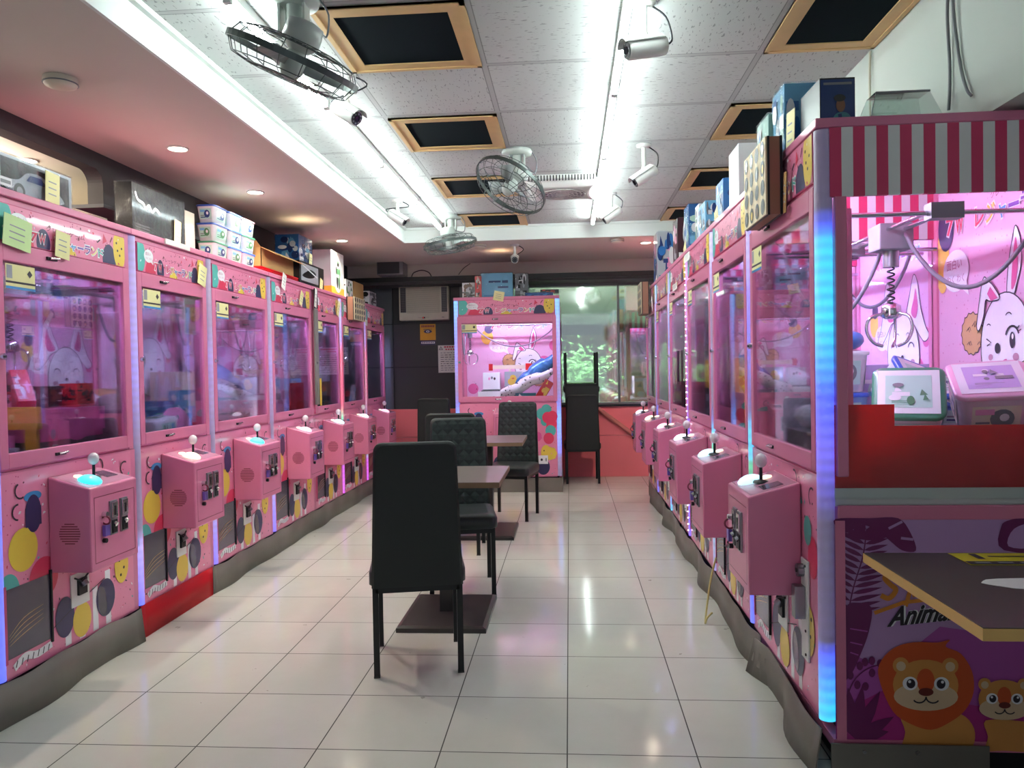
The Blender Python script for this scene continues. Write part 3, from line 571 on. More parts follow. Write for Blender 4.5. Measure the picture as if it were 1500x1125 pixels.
    mb = MB(); jx, jy = cx - .005, -.095; mb.lathe((jx, jy, top(jy)), (0, 0, 1), [(.03, 0), (.026, .008), (.008, .012)], BLACKP, 14); mb.cyl((jx, jy, top(jy)), (jx, jy, top(jy) + .07), .006, DARKM, 8); mb.sph((jx, jy, top(jy) + .082), .023, BALL, 16, (1, 1, 1.15)); mb.build('joystick', b)
    for q in (-.045, .03):
        mb = MB(); mb.box(cx + q, cx + q + .052, y0 - .008, y0, .628, .772, STEEL); mb.box(cx + q + .006, cx + q + .046, y0 - .014, y0 - .008, .70, .765, CHROME); mb.box(cx + q + .02, cx + q + .03, y0 - .016, y0 - .014, .71, .75, BLACKP); mb.box(cx + q + .008, cx + q + .044, y0 - .011, y0 - .008, .635, .69, DARKM); mb.cyl((cx + q + .026, y0 - .011, .675), (cx + q + .026, y0 - .02, .67), .01, CHROME, 10); mb.build('coin_slot', b, .002)
    mb = MB(); px = cx - .085; mb.torus((px, y0 - .012, .70), (1, 0, .2), .018, .004, MAROON, 16, 6); mb.cyl((px, y0, .725), (px, y0 - .02, .725), .011, CHROME, 12); mb.box(px - .016, px + .016, y0 - .02, y0 - .006, .635, .68, mat('padlock_violet', (120, 100, 190), .3, .6)); mb.cyl((px, y0, .615), (px, y0 - .014, .615), .01, DARKM, 10); mb.build('padlock', b)
    mb = MB(); F = frame((x0, 0, .66), (0, -1, 0), (0, 0, 1), (-1, 0, 0))
    for k in range(9):
        zz = -.04 + k * .01; r = math.sqrt(max(.0455 ** 2 - zz * zz, 0)); mb.rect(F, .092 - r, zz - .0022, .092 + r, zz + .0022, MAROON, 1)
    mb.build('speaker_grille', b)
    return t
# ------------------------------------------------------------------ place the machines
LVL = (1.745, 1.815, 1.818, 1.965, 2.02); LVR = (1.79, 1.86, 1.876, 2.036, 2.066)
LV, BL, CY, OFF, RD, GR, MG = (164, 154, 236), (60, 90, 255), (30, 190, 245), (0, 0, 0), (255, 50, 90), (70, 235, 170), (215, 60, 240)
led = {
 'a': led_mat('led_row_start', [(.15, BL, .9), (.9, BL, .8), (1.2, LV, .3), (2., LV, .25)]),
 'b': led_mat('led_pale_top', [(.17, BL, .9), (.24, (120, 110, 255), .75), (.46, LV, .8), (.54, LV, .12), (.85, LV, .06), (1.0, LV, .18), (1.3, (150, 140, 255), .5), (1.75, LV, .5), (2., LV, .3)]),
 'c': led_mat('led_violet', [(.17, (90, 80, 255), .9), (.45, LV, .5), (.9, LV, .12), (1.4, (170, 140, 255), .35), (1.6, LV, .15), (2., LV, .12)]),
 'd': led_mat('led_rainbow', [(.16, MG, .8), (.42, MG, .7), (.47, GR, .7), (.86, GR, .8), (.98, RD, .8), (1.5, RD, .7), (1.6, (150, 130, 255), .7), (2., LV, .8)]),
 'e': led_mat('led_rose', [(.16, MG, .8), (.38, MG, .6), (.46, GR, .6), (.8, LV, .3), (1., (255, 150, 180), .35), (1.5, (255, 110, 150), .4), (1.6, (160, 130, 235), .45), (2., (190, 160, 240), .45)]),
 'r': led_mat('led_near_right', [(.11, CY, 1.), (.2, CY, .9), (.37, BL, 1.), (.42, LV, .1), (.8, LV, .08), (1.02, (110, 100, 255), .7), (1.2, BL, 1.), (1.4, CY, 1.), (1.68, CY, .95), (1.73, BL, .8), (1.79, LV, .06), (2., LV, .05)], .6),
 's': led_mat('led_second_right', [(.15, BL, 1.), (.4, BL, .8), (.5, LV, .2), (.87, GR, .5), (.9, CY, .9), (1.02, CY, .8), (1.1, (120, 110, 220), .25), (1.6, (100, 90, 255), .75), (1.75, (150, 140, 255), .75), (2., LV, .6)]),
 't': led_mat('led_third_right', [(.16, LV, .5), (.85, GR, .6), (.93, CY, .9), (1.0, BL, .3), (1.1, LV, .12), (1.7, LV, .18), (1.8, (150, 150, 255), .6), (2., LV, .7)]),
 'u': led_mat('led_purple_dots', [(.16, (100, 50, 255), .8), (.9, (120, 40, 240), .55), (1.4, (190, 50, 220), .5), (2., (200, 70, 220), .5)], .7),
 'v': led_mat('led_blue_cyan', [(.15, CY, .9), (.4, BL, .7), (1., LV, .2), (1.3, (120, 120, 255), .6), (1.7, (90, 170, 255), .9), (2., LV, .3)]),
 'w': led_mat('led_sky', [(.15, BL, .7), (.8, BL, .5), (1.2, LV, .3), (1.5, (120, 120, 255), .7), (2., (110, 160, 255), .8)]),
 'x': led_mat('led_centre', [(.16, LV, .12), (.36, LV, .2), (.45, (110, 120, 255), .9), (.8, (70, 150, 255), 1.), (.92, (100, 110, 255), .5), (1.1, LV, .25), (1.6, (120, 130, 255), .8), (2., (90, 170, 255), 1.)])}
LB = [2.65, 3.585, 4.38, 5.29, 6.2, 6.98, 7.83, 8.70]; RB = [2.46, 3.39, 4.26, 5.14, 6.05, 6.95, 7.85]
LINFO = [('pink claw machine nearest the camera in the left row, toy boxes on pink satin', 'a', 'cyan', (.2, .42), 'l'),
 ('pink claw machine, second in the left row, red board at its foot', 'b', 'warm', (.22, .38), 'l'),
 ('pink claw machine, third in the left row, pale blue cube box inside', 'c', 'cyan', (.1, .36), 'l'),
 ('pink claw machine, fourth in the left row, red card behind its window', 'c', 'pink', (.16, .4), 'l'),
 ('pink claw machine with grey edge tape, fifth in the left row', 'b', 'ice', (.2, .42), ''),
 ('pink claw machine with holed wooden box on its marquee in the left row', 'd', 'white', (.05, .36), 'l'),
 ('pink claw machine at the far end of the left row beside the dark wall', 'e', 'pink', (.2, .4), 'l')]
for i, (lb, le, gl, cr, sd) in enumerate(LINFO):
    w = LB[i + 1] - LB[i]; claw_machine(lb, -2.13, (LB[i] + LB[i + 1]) / 2, w - .003, PI / 2, LVL, led[le], gl, True, 0., sd, crane=cr, seed=11 + i)
RINFO = [('large pink claw machine nearest the camera in the right row, striped top and jungle print', 'r', 'ice', (.0, .4), 'r'),
 ('pink claw machine, second in the right row, holed wooden box on its marquee', 's', 'ice', (.1, .42), 'r'),
 ('pink claw machine, third in the right row, yellow card low in its window', 't', 'white', (-.05, .36), 'r'),
 ('pink claw machine with dotted purple light strip, fourth in the right row', 'u', 'pink', (.05, .42), 'r'),
 ('pink claw machine, fifth in the right row, narrow cyan-blue light strip', 'v', 'warm', (.1, .4), 'r'),
 ('pink claw machine at the far end of the right row beside the back window', 'w', 'white', (0., .38), 'r')]
for i, (lb, le, gl, cr, sd) in enumerate(RINFO):
    w = RB[i + 1] - RB[i]; claw_machine(lb, .79, (RB[i] + RB[i + 1]) / 2, w - .003, -PI / 2, LVR, led[le], gl, i != 0, .075, sd, True, i == 0, cr, 31 + i, .80)
claw_machine('pink claw machine standing alone at the back, facing down the aisle', -.655, 8.05, 1.12, 0., LVR, led['x'], 'white', False, .03, 'lr', crane=(-.43, .3), seed=50, D=.70)
# bare diodes on the fourth right machine's strip
DIO = mat('white_diode', (255, 255, 255), .3, emit=(250, 235, 255), strength=5.)
mb = MB()
for k in range(44): mb.sph((.776, 5.163, .2 + k * .042), .0038, DIO, 6)
o = mb.build('led_tape'); tag(o, 'bare tape of white dot lights on the purple corner of a right machine', 'light')

# skirtings in front of the plinths
VIN = mat('grey_wood_vinyl', (112, 106, 98), .5, var=.18, scale=6)
def skirt(name, x0, y0, y1, amp, label, m, h=.155, side=1, seed=0, per=.9):
    r = random.Random(seed); ph = r.uniform(0, 6); n = max(2, int((y1 - y0) / .05)); a = []; b = []
    for i in range(n + 1):
        y = y0 + (y1 - y0) * i / n; d = amp * (.5 + .5 * math.sin(y * 2 * PI / per + ph)) + amp * .3 * math.sin(y * 11 + ph); d = max(d, .0)
        a.append((x0 + side * d * 1.0, y)); b.append((x0 + side * d * .35, y))
    mb = MB(); vs = []; fs = []
    for i in range(n + 1):
        hh = h + (.006 * math.sin(i * .9 + ph) if amp else 0)
        vs += [(a[i][0], a[i][1], 0.001), (b[i][0], b[i][1], hh), (b[i][0] - side * .004, b[i][1], hh), (a[i][0] - side * .004, a[i][1], 0.001)]
    for i in range(n):
        k = 4 * i
        for j in range(4): fs.append((k + j, k + (j + 1) % 4, k + 4 + (j + 1) % 4, k + 4 + j))
    fs += [(0, 1, 2, 3), (4 * n, 4 * n + 3, 4 * n + 2, 4 * n + 1)]
    mb.add(vs, fs, m, True); o = mb.build(name); tag(o, label, 'skirting'); return o
skirt('vinyl_skirting', -2.114, 2.2, 3.56, .03, 'warped grey wood-look skirting under the nearest left machine', VIN, .163, 1, 1)
skirt('red_skirting_board', -2.115, 3.575, 4.33, .0, 'plain red board under the second left machine', REDC, .165, 1, 2)
skirt('vinyl_skirting', -2.122, 4.34, 8.70, .02, 'long grey wood-look skirting under the farther left machines', VIN, .155, 1, 3)
skirt('vinyl_skirting', .784, 3.26, 7.8, .035, 'buckled grey wood-look skirting along the farther right machines', VIN, .15, -1, 4)
skirt('vinyl_skirting', .782, 2.44, 3.28, .055, 'bulging grey wood-look skirting in front of the nearest right machine', VIN, .15, -1, 9)
mb = MB(); mb.box(.80, 1.275, 2.436, 2.442, .001, .108, VIN)
for x in (.90, 1.06): mb.cyl((x, 2.436, .085), (x, 2.432, .085), .006, STEEL, 8)
tag(mb.build('vinyl_skirting'), 'grey skirting with screws under the jungle print side', 'skirting')
mb = MB(); mb.box(-1.20, -.09, 8.0, 8.006, .001, .15, VIN); mb.box(-.096, -.09, 8.006, 8.7, .001, .15, VIN); tag(mb.build('vinyl_skirting'), 'grey skirting around the foot of the lone back machine', 'skirting')

# ------------------------------------------------------------------ chairs and tables
def weave():
    m, nt, b, N, L = nodes('woven_green_black_leather')
    tc = N('ShaderNodeTexCoord'); mp = N('ShaderNodeMapping'); mp.inputs['Rotation'].default_value = (0, PI / 4, 0); mp.inputs['Scale'].default_value = (22, 22, 22); L(tc.outputs['Object'], mp.inputs[0])
    sp = N('ShaderNodeSeparateXYZ'); L(mp.outputs[0], sp.inputs[0])
    fx, fz = sp.outputs['X'], sp.outputs['Z']
    def tri(f): return mth(nt, 'ABSOLUTE', mth(nt, 'SUBTRACT', mth(nt, 'FRACT', f), .5))
    par = mth(nt, 'ABSOLUTE', mth(nt, 'MODULO', mth(nt, 'ADD', mth(nt, 'FLOOR', fx), mth(nt, 'FLOOR', fz)), 2.))
    hgt = mth(nt, 'SUBTRACT', .5, mth(nt, 'MAXIMUM', tri(fx), tri(fz)))
    L(mixc(nt, mth(nt, 'MULTIPLY_ADD', par, .5, mth(nt, 'MULTIPLY', hgt, .8)), lin((22, 30, 30)), lin((44, 56, 54))), b.inputs['Base Color'])
    b.inputs['Roughness'].default_value = .38
    bp = N('ShaderNodeBump'); bp.inputs['Strength'].default_value = .6; bp.inputs['Distance'].default_value = .01; L(hgt, bp.inputs['Height']); L(bp.outputs[0], b.inputs['Normal'])
    return m
WEAVE = weave(); LEATH = mat('green_black_leatherette', (34, 41, 42), .42, scale=40, bump=.08); LEATHB = mat('black_upholstery_back', (23, 28, 28), .6, scale=60, bump=.06); LEGM = mat('black_steel_leg', (22, 23, 25), .35, .3)
def rslab(mb, w, rings, m):
    pass
def chair_meshes():
    """dining chair: local front is -y; seat 0.46, back to 1.0"""
    P = {}
    # padded seat
    mb = MB(); hw = .205
    def rr(z, ins, y0, y1, r=.035):
        pts = []
        for cx, cy, a0 in ((hw - ins - r, y0 + ins + r, -PI / 2), (hw - ins - r, y1 - ins - r, 0), (-hw + ins + r, y1 - ins - r, PI / 2), (-hw + ins + r, y0 + ins + r, PI)):
            for k in range(5): a = a0 + PI / 2 * k / 4; pts.append(V((cx + r * math.cos(a), cy + r * math.sin(a), z)))
        return pts
    mb.loft([rr(.385, .012, -.235, .19), rr(.395, .0, -.235, .19), rr(.445, .0, -.235, .19), rr(.463, .015, -.235, .19), rr(.470, .05, -.235, .19)], LEATH); P['seat'] = mb
    # backrest: slightly raked padded panel with rounded top corners
    def prof(y, ins, z0=.385, z1=1.0, r=.035):
        a = hw - .012 - ins; tw = .02; pts = [(-a, z0), (a, z0)]
        for k in range(6): t = PI / 2 * k / 5; pts.append((a - tw - r + r * math.cos(t), z1 - ins - r + r * math.sin(t)))
        for k in range(6): t = PI / 2 + PI / 2 * k / 5; pts.append((-a + tw + r + r * math.cos(t), z1 - ins - r + r * math.sin(t)))
        return [V((x, y + .07 * max(0, z - .45) * 1.0 + .012 * math.sin(max(0, min(1, (z - .45) / .55)) * PI) * (-1), z)) for x, z in pts]
    def strip(y, ins):
        return prof(y, ins)
    mb = MB(); R = [strip(.150, .012), strip(.156, .0), strip(.192, .0), strip(.198, .010)]
    n = len(R[0]); mb.loft(R, LEATHB, True, False); mb.add(R[0], [tuple(range(n))], WEAVE); mb.add(R[-1], [tuple(range(n))], LEATHB)
    P['backrest'] = mb
    for k, (sx, y, z1) in enumerate(((-1, -.205, .39), (1, -.205, .39), (-1, .172, .40), (1, .172, .40))):
        m2 = MB(); x = sx * .178; m2.box(x - .0125, x + .0125, y - .0125, y + .0125, .004, z1, LEGM); m2.box(x - .0135, x + .0135, y - .0135, y + .0135, 0, .006, BLACKP); P['leg%d' % k] = m2
    m2 = MB()
    for y in (-.205, .172): m2.box(-.178, .178, y - .0125, y + .0125, .36, .386, LEGM)
    for x in (-.178, .178): m2.box(x - .0125, x + .0125, -.205, .172, .36, .386, LEGM)
    P['seat_frame'] = m2
    return P
CM = chair_meshes(); CH0 = None
def chair(x, y, rz, label, z=0., flip=False):
    global CH0
    t = empty('dining_chair', (x, y, z), label, 'chair', 'black dining chairs', rz)
    if flip: t.rotation_euler = (0, PI, rz)
    if CH0 is None:
        CH0 = [mb.build(k.rstrip('0123'), t, .006 if k == 'leg' else 0) for k, mb in CM.items()]
    else:
        for o in CH0:
            c = o.copy(); C.objects.link(c); c.parent = t
    return t
chair(-.695, 3.37, PI + math.radians(11.5), 'black chair nearest the camera, plain back towards the camera')
chair(-.665, 4.53, math.radians(10), 'black woven-back chair facing the camera behind the nearest table')
chair(-.835, 5.46, PI + math.radians(1), 'black chair back to back with the woven chair, mostly hidden by it')
chair(-.515, 6.70, math.radians(-11.5), 'black woven-back chair facing the camera at the farther table')
chair(-1.45, 8.32, PI / 1 - .05, 'black chair against dark wall left of the lone back machine')
chair(.13, 8.74, PI + .03, 'lower black chair of the pair by the back window, standing upright')
chair(.13, 8.847, PI + .03, 'upturned black chair with legs in the air atop another chair', 1.475, True)

TOPM = mat('grey_brown_laminate', (108, 98, 94), .3, var=.1, scale=7); EDGEW = mat('worn_wood_edge', (120, 96, 72), .55, scale=20); TOPD = mat('dark_laminate', (74, 66, 64), .35, var=.1); EDGEL = mat('pale_pine_edge', (206, 164, 96), .5, scale=25)
BASEM = mat('dark_table_base', (52, 46, 46), .3, var=.15)
def table(x, y, w, d, label, tm, em, bz=.74, rz=0.):
    t = empty('pedestal_table', (x, y, 0), label, 'table', None, rz)
    mb = MB(); mb.box(-w / 2, w / 2, -d / 2, d / 2, bz - .028, bz - .002, em); mb.box(-w / 2 + .002, w / 2 - .002, -d / 2 + .002, d / 2 - .002, bz - .002, bz, tm); mb.build('tabletop', t)
    mb = MB(); mb.box(-.045, .045, -.12, -.03, .03, bz - .03, BASEM); mb.box(-.15, .15, -.22, .12, bz - .038, bz - .028, BLACKP); mb.build('pedestal', t)
    a = w / 2 - .075; mb = MB(); mb.add([(-a, -.365, 0), (a, -.365, 0), (a, .205, 0), (-a, .205, 0), (-a, -.365, .022), (a, -.365, .022), (a, .205, .022), (-a, .205, .022), (-a + .02, -.345, .03), (a - .02, -.345, .03), (a - .02, .185, .03), (-a + .02, .185, .03)],
        [(3, 2, 1, 0), (0, 1, 5, 4), (1, 2, 6, 5), (2, 3, 7, 6), (3, 0, 4, 7), (4, 5, 9, 8), (5, 6, 10, 9), (6, 7, 11, 10), (7, 4, 8, 11), (8, 9, 10, 11)], BASEM); mb.build('base_plate', t)
    return t
table(-.655, 4.075, .60, .65, 'grey-brown pedestal table behind the nearest chair', TOPM, EDGEW)
table(-.665, 6.11, .60, .66, 'farther grey-brown pedestal table in front of the lone machine', TOPM, EDGEW)
table(1.17, 1.985, .63, .655, 'dark table with pale wooden edge at the lower right corner', TOPD, EDGEL)
mb = MB(); F = frame((1.13, 2.10, .7402), (1, 0, 0), (0, 1, 0), (0, 0, 1)); mb.box(1.09, 1.40, 2.17, 2.30, .7405, .7415, mat('yellow_flyer_print', (232, 214, 40), .5)); F = frame((1.09, 2.17, .7416), (1, 0, 0), (0, 1, 0), (0, 0, 1)); mb.rect(F, .0, 0, .31, .035, INK, 1)
for k in range(4): mb.rect(F, .02 + k * .06, .01, .06 + k * .06, .024, GREYP, 2)
mb.rect(F, .05, .06, .07, .12, INK, 1); mb.rect(F, .09, .085, .2, .095, INK, 1)
tag(mb.build('flyer'), 'yellow and black flyer lying on the corner table', 'paper')
mb = MB(); mb.prism(smooth2([(1.03, 1.985, .7405), (1.06, 1.96, .7405), (1.10, 1.94, .7405), (1.25, 1.93, .7405), (1.27, 2.03, .7405), (1.08, 2.03, .7405), (1.03, 2.0, .7405)], 3, True), (0, 0, .0012), PAPER); tag(mb.build('paper_sheet'), 'white sheet of paper on the corner table', 'paper')

# ------------------------------------------------------------------ ceiling fittings
VWOOD = mat('pine_vent_frame', (216, 182, 126), .5, var=.1, scale=12); VMESH = mat('dark_vent_mesh', (14, 26, 32), .95, scale=200, var=.3, spec=.1)
def vent(x0, x1, y0, y1, label):
    t = empty('ceiling_vent', ((x0 + x1) / 2, (y0 + y1) / 2, ZC), label, 'vent', 'wood framed ceiling vents'); a, b = (x1 - x0) / 2, (y1 - y0) / 2; f = .072
    mb = MB()
    for s in (-1, 1):
        mb.box(-a, a, s * b - (f if s > 0 else 0), s * b + (f if s < 0 else 0), -.010, -.001, VWOOD); mb.box(s * a - (f if s > 0 else 0), s * a + (f if s < 0 else 0), -b + f, b - f, -.010, -.001, VWOOD)
        mb.box(-a, a, s * b - (.02 if s > 0 else 0), s * b + (.02 if s < 0 else 0), -.014, -.001, VWOOD); mb.box(s * a - (.02 if s > 0 else 0), s * a + (.02 if s < 0 else 0), -b, b, -.014, -.001, VWOOD)
    mb.build('frame', t); mb = MB(); mb.box(-a + f, a - f, -b + f, b - f, -.005, -.001, VMESH); mb.build('mesh_panel', t)
for k, y in enumerate((2.83, 4.10, 5.40, 6.68)): vent(-.958, -.368, y, y + .61, 'wood framed dark ceiling vent, %s in the left file of vents' % ('nearest', 'second', 'third', 'farthest')[k])
for k, y in enumerate((2.83, 4.10, 5.40, 6.68)): vent(.868, 1.335, y, y + .61, 'wood framed dark ceiling vent, %s in the right file against the white wall' % ('nearest', 'second', 'third', 'farthest')[k])
TUBE = mat('fluorescent_tube', (255, 255, 255), .4, emit=(236, 251, 248), strength=29.)
def tube_light(x, y0, y1, label):
    t = empty('tube_light', (x, (y0 + y1) / 2, ZC), label, 'light', 'white tube lights'); h = (y1 - y0) / 2 - .006
    mb = MB(); mb.box(-.016, .016, -h, h, -.036, -.001, WHITEP); mb.box(-.014, .014, -h, -h + .02, -.065, -.036, WHITEP); mb.box(-.014, .014, h - .02, h, -.065, -.036, WHITEP); mb.build('housing', t)
    mb = MB(); mb.cyl((0, -h + .02, -.052), (0, h - .02, -.052), .014, TUBE, 12); mb.build('tube', t)
for x, s in ((-1.18, 'left'), (.236, 'right')):
    for k in range(4): tube_light(x, 2.62 + k * 1.112, 2.62 + (k + 1) * 1.112, 'slim white tube light, %s in the %s line of tubes' % (('nearest', 'second', 'third', 'farthest')[k], s))
FANM = mat('fan_grey_enamel', (176, 184, 178), .35); FANW = mat('fan_wire', (84, 92, 90), .35, .6); FANB = mat('fan_blade', (150, 158, 156), .4)
def rot_to(n):
    return V((0, 0, 1)).rotation_difference(V(n).normalized()).to_matrix().to_4x4()
def orbit_fan(x, y, c, n, label, arm=True):
    t = empty('ceiling_fan', (x, y, ZC), label, 'fan', 'caged ceiling fans'); c = V(c) - V((x, y, ZC)); n = V(n).normalized()
    mb = MB(); mb.lathe((0, 0, -.001), (0, 0, -1), [(.09, 0), (.095, .012), (.09, .03), (.05, .036)], FANM, 24); mb.box(-.05, -.042, -.03, .03, -.15, -.02, FANM); mb.box(.042, .05, -.03, .03, -.15, -.02, FANM); mb.cyl((-.05, 0, -.13), (.05, 0, -.13), .012, STEEL, 10); mb.cyl((0, 0, -.03), (0, 0, -.12), .03, FANM, 14); mb.build('ceiling_mount', t)
    mot = c - n * .10
    mb = MB(); mb.tube(smooth2([(0, 0, -.12), tuple(V((0, 0, -.15)).lerp(mot, .5)), tuple(mot)], 4), .022, FANM, 10); mb.lathe(mot - n * .035, n, [(.03, -.01), (.062, .0), (.066, .03), (.066, .06), (.05, .085), (.03, .1)], FANM, 22); mb.build('motor', t)
    M = Matrix.Translation(c) @ rot_to(n); R = .232
    mb = MB(); ring = lambda r, z, k=.0028, m=FANW: mb.tube([M @ V((r * math.cos(2 * PI * i / 40), r * math.sin(2 * PI * i / 40), z)) for i in range(40)], k, m, 5, closed=True)
    nb = 18
    for i in range(nb):
        a = 2 * PI * i / nb; e = V((math.cos(a), math.sin(a), 0))
        mb.tube([M @ (e * r + V((0, 0, z))) for r, z in ((.055, .058), (.15, .062), (.205, .05), (R, .0))], .0018, FANW, 4); mb.tube([M @ (e * r + V((0, 0, z))) for r, z in ((.06, -.062), (.15, -.06), (.205, -.045), (R, .0))], .0018, FANW, 4)
    ring(.055, .058); ring(.15, .062, .002); ring(.105, .06, .002); ring(.205, .05, .002); ring(.06, -.062); ring(.15, -.06, .002); ring(.205, -.045, .002)
    rr = []
    for i in range(40):
        a = 2 * PI * i / 40; e = V((math.cos(a), math.sin(a), 0)); rr.append([M @ (e * (R - .003) + V((0, 0, -.011))), M @ (e * (R + .004) + V((0, 0, -.011))), M @ (e * (R + .004) + V((0, 0, .011))), M @ (e * (R - .003) + V((0, 0, .011)))])
    mb.loft(rr, FANW, False, False, True); mb.build('cage', t)
    mb = MB()
    for k in range(3):
        a0 = 2 * PI * k / 3; vs = []
        for i in range(5):
            r = .04 + .15 * i / 4; wd = .5 - .12 * abs(i - 2) / 2
            for s, z in ((-1, -.02), (1, .02)): vs.append(M @ V((r * math.cos(a0 + s * wd * .55), r * math.sin(a0 + s * wd * .55), z)))
        mb.add(vs, [(2 * i, 2 * i + 1, 2 * i + 3, 2 * i + 2) for i in range(4)], FANB, True)
    o = mb.build('blades', t); s = o.modifiers.new('s', 'SOLIDIFY'); s.thickness = .003
    mb = MB(); mb.lathe(c - n * .04, n, [(.03, 0), (.042, .02), (.042, .07), (.025, .10), (.001, .105)], FANM, 18); mb.build('hub', t)
    mb = MB(); mb.tube(smooth2([(.09, .02, -.005), (.12, .03, -.06), (.11, .03, -.14), tuple(mot + V((.05, 0, .02)))], 5), .004, GREYPL, 6); mb.build('cord', t)
orbit_fan(-.98, 2.74, (-.955, 2.66, 2.40), (-.40, .14, -.87), 'large caged orbiting fan nearest the camera under the left tube')
orbit_fan(-.306, 4.80, (-.34, 4.66, 2.415), (-.46, -.38, -.80), 'caged orbiting fan in mid ceiling between the two tube lines')
orbit_fan(-1.03, 6.75, (-1.02, 6.62, 2.40), (.16, .03, -.98), 'small looking caged orbiting fan at the far end of the left tube')
# square air circulator
t = empty('air_circulator', (-.03, 5.70, ZC), 'white square grille air circulator behind the middle fan', 'fan'); mb = MB()
def sq(z, a, bow): return [V((a * (1 - bow * (1 - u * u)) * sx if ax == 0 else a * u * sx, a * u * sx if ax == 0 else a * (1 - bow * (1 - u * u)) * sx * 1, z)) for ax, sx, us in ((0, 1, 1), (1, 1, -1), (0, -1, 1), (1, -1, -1)) for u in [us * (-1 + 2 * k / 8) for k in range(8)]]
mb.loft([sq(-.001, .27, .0), sq(-.03, .27, .0), sq(-.075, .235, .16), sq(-.08, .215, .16)], WHITEP, False); mb.build('casing', t)
mb = MB()
for r in (.05, .08, .11, .14, .165): mb.torus((0, 0, -.084), (0, 0, 1), r, .004, WHITEP, 30, 5)
for k in range(12): a = 2 * PI * k / 12; mb.tube([(.03 * math.cos(a), .03 * math.sin(a), -.084), (.17 * math.cos(a + .5), .17 * math.sin(a + .5), -.084)], .003, WHITEP, 4)
mb.cyl((0, 0, -.08), (0, 0, -.09), .03, WHITEP, 14); mb.build('round_grille', t)
mb = MB(); mb.cyl((0, 0, -.0805), (0, 0, -.082), .17, GREYPL, 30)
for k in range(24): mb.box(-.26 + k * .0217, -.252 + k * .0217, -.273, -.27, -.045, -.006, DARKM)
mb.build('dark_slots', t)
def cctv(x, y, z, drop, d, label):
    t = empty('security_camera', (x, y, z), label, 'security camera', 'white bullet cameras'); d = V(d).normalized()
    mb = MB(); mb.lathe((0, 0, -.001), (0, 0, -1), [(.045, 0), (.045, .01), (.03, .016), (.014, .018)], WHITEP, 18); mb.cyl((0, 0, -.015), (0, 0, -drop), .013, WHITEP, 12); mb.sph((0, 0, -drop), .018, WHITEP, 10); mb.build('bracket', t)
    c = V((0, 0, -drop - .045)); mb = MB(); mb.lathe(c - d * .085, d, [(.02, -.006), (.034, 0), (.037, .03), (.037, .15), (.032, .155)], WHITEP, 18)
    up = (V((0, 0, 1)) - d * d.z).normalized(); mb.cyl(V((0, 0, -drop)), c + up * .03, .012, WHITEP, 10); mb.build('housing', t)
    side = d.cross(up); hood = []
    for u in (-.07, .09):
        hood.append([c + d * u + (side * math.sin(a) + up * math.cos(a)) * .043 for a in [-1.15 + 2.3 * i / 10 for i in range(11)]] + [c + d * u + (side * math.sin(a) + up * math.cos(a)) * .046 for a in [1.15 - 2.3 * i / 10 for i in range(11)]])
    mb = MB(); mb.loft(hood, WHITEP); mb.build('sun_hood', t)
    mb = MB(); mb.cyl(c + d * .0705, c + d * .073, .030, BLACKP, 18); mb.cyl(c + d * .073, c + d * .076, .014, mat('camera_lens', (20, 22, 34), .05), 14)
    for k in range(8): a = 2 * PI * k / 8; p = c + d * .073 + (side * math.cos(a) + up * math.sin(a)) * .022; mb.cyl(p, p + d * .002, .004, GREYPL, 6)
    mb.build('lens', t)
    mb = MB(); mb.tube(smooth2([(.03, .03, -.004), (.085, .03, -.05), tuple(c - d * .12 + up * .02), tuple(c - d * .09)], 5), .004, DARKM, 6); mb.build('cable', t)
cctv(-1.0, 3.47, ZC, .135, (.72, -.42, -.5), 'white security camera hanging beside the nearest fan, aimed to the right')
cctv(.30, 2.92, ZC, .13, (-.92, -.3, -.2), 'white security camera nearest the camera beside the right tubes')
cctv(.48, 4.79, ZC, .15, (-.75, -.15, -.5), 'white security camera in mid ceiling right of the right tubes')
cctv(.35, 6.08, ZC, .13, (-.8, -.1, -.55), 'white security camera at the far end of the right tubes')
cctv(-1.353, 6.06, ZC, .10, (.8, -.15, -.5), 'white security camera near the back left corner of the tiled ceiling')
cctv(-.52, 7.55, ZS, .10, (.05, -1, -.22), 'white security camera above the lone machine, lens facing the camera')
# downlights and detectors in the lowered ceiling
DLW = mat('downlight_glow', (255, 250, 240), .4, emit=(255, 236, 208), strength=16.)
def downlight(x, y, label, z=ZS):
    t = empty('downlight', (x, y, z), label, 'light', 'recessed downlights')
    mb = MB(); mb.torus((0, 0, -.003), (0, 0, 1), .052, .006, WHITEP, 28, 8); mb.build('rim', t); mb = MB(); mb.cyl((0, 0, -.002), (0, 0, -.005), .048, DLW, 24); mb.build('lamp', t)
downlight(-2.10, 4.02, 'nearest lit downlight in the warm grey left ceiling strip'); downlight(-2.10, 5.05, 'second lit downlight in the left ceiling strip, above the stacked tubs'); downlight(-2.10, 7.02, 'farthest lit downlight in the left ceiling strip, above the robot box'); downlight(-2.965, 4.02, 'lit downlight in the pale side room seen through the wall opening', z=2.5); downlight(.775, 7.66, 'lit downlight at the back right above the purple boxes')
def smoke(x, y, label, s=1.):
    t = empty('smoke_detector', (x, y, ZS), label, 'smoke detector', 'round ceiling detectors'); mb = MB(); mb.lathe((0, 0, -.001), (0, 0, -1), [(.062 * s, 0), (.064 * s, .018), (.056 * s, .032), (.03 * s, .04), (.001, .041)], CREAM, 24); mb.build('body', t); mb = MB(); mb.torus((0, 0, -.024), (0, 0, 1), .0615 * s, .003, GREYPL, 28, 6); mb.build('vent_ring', t)
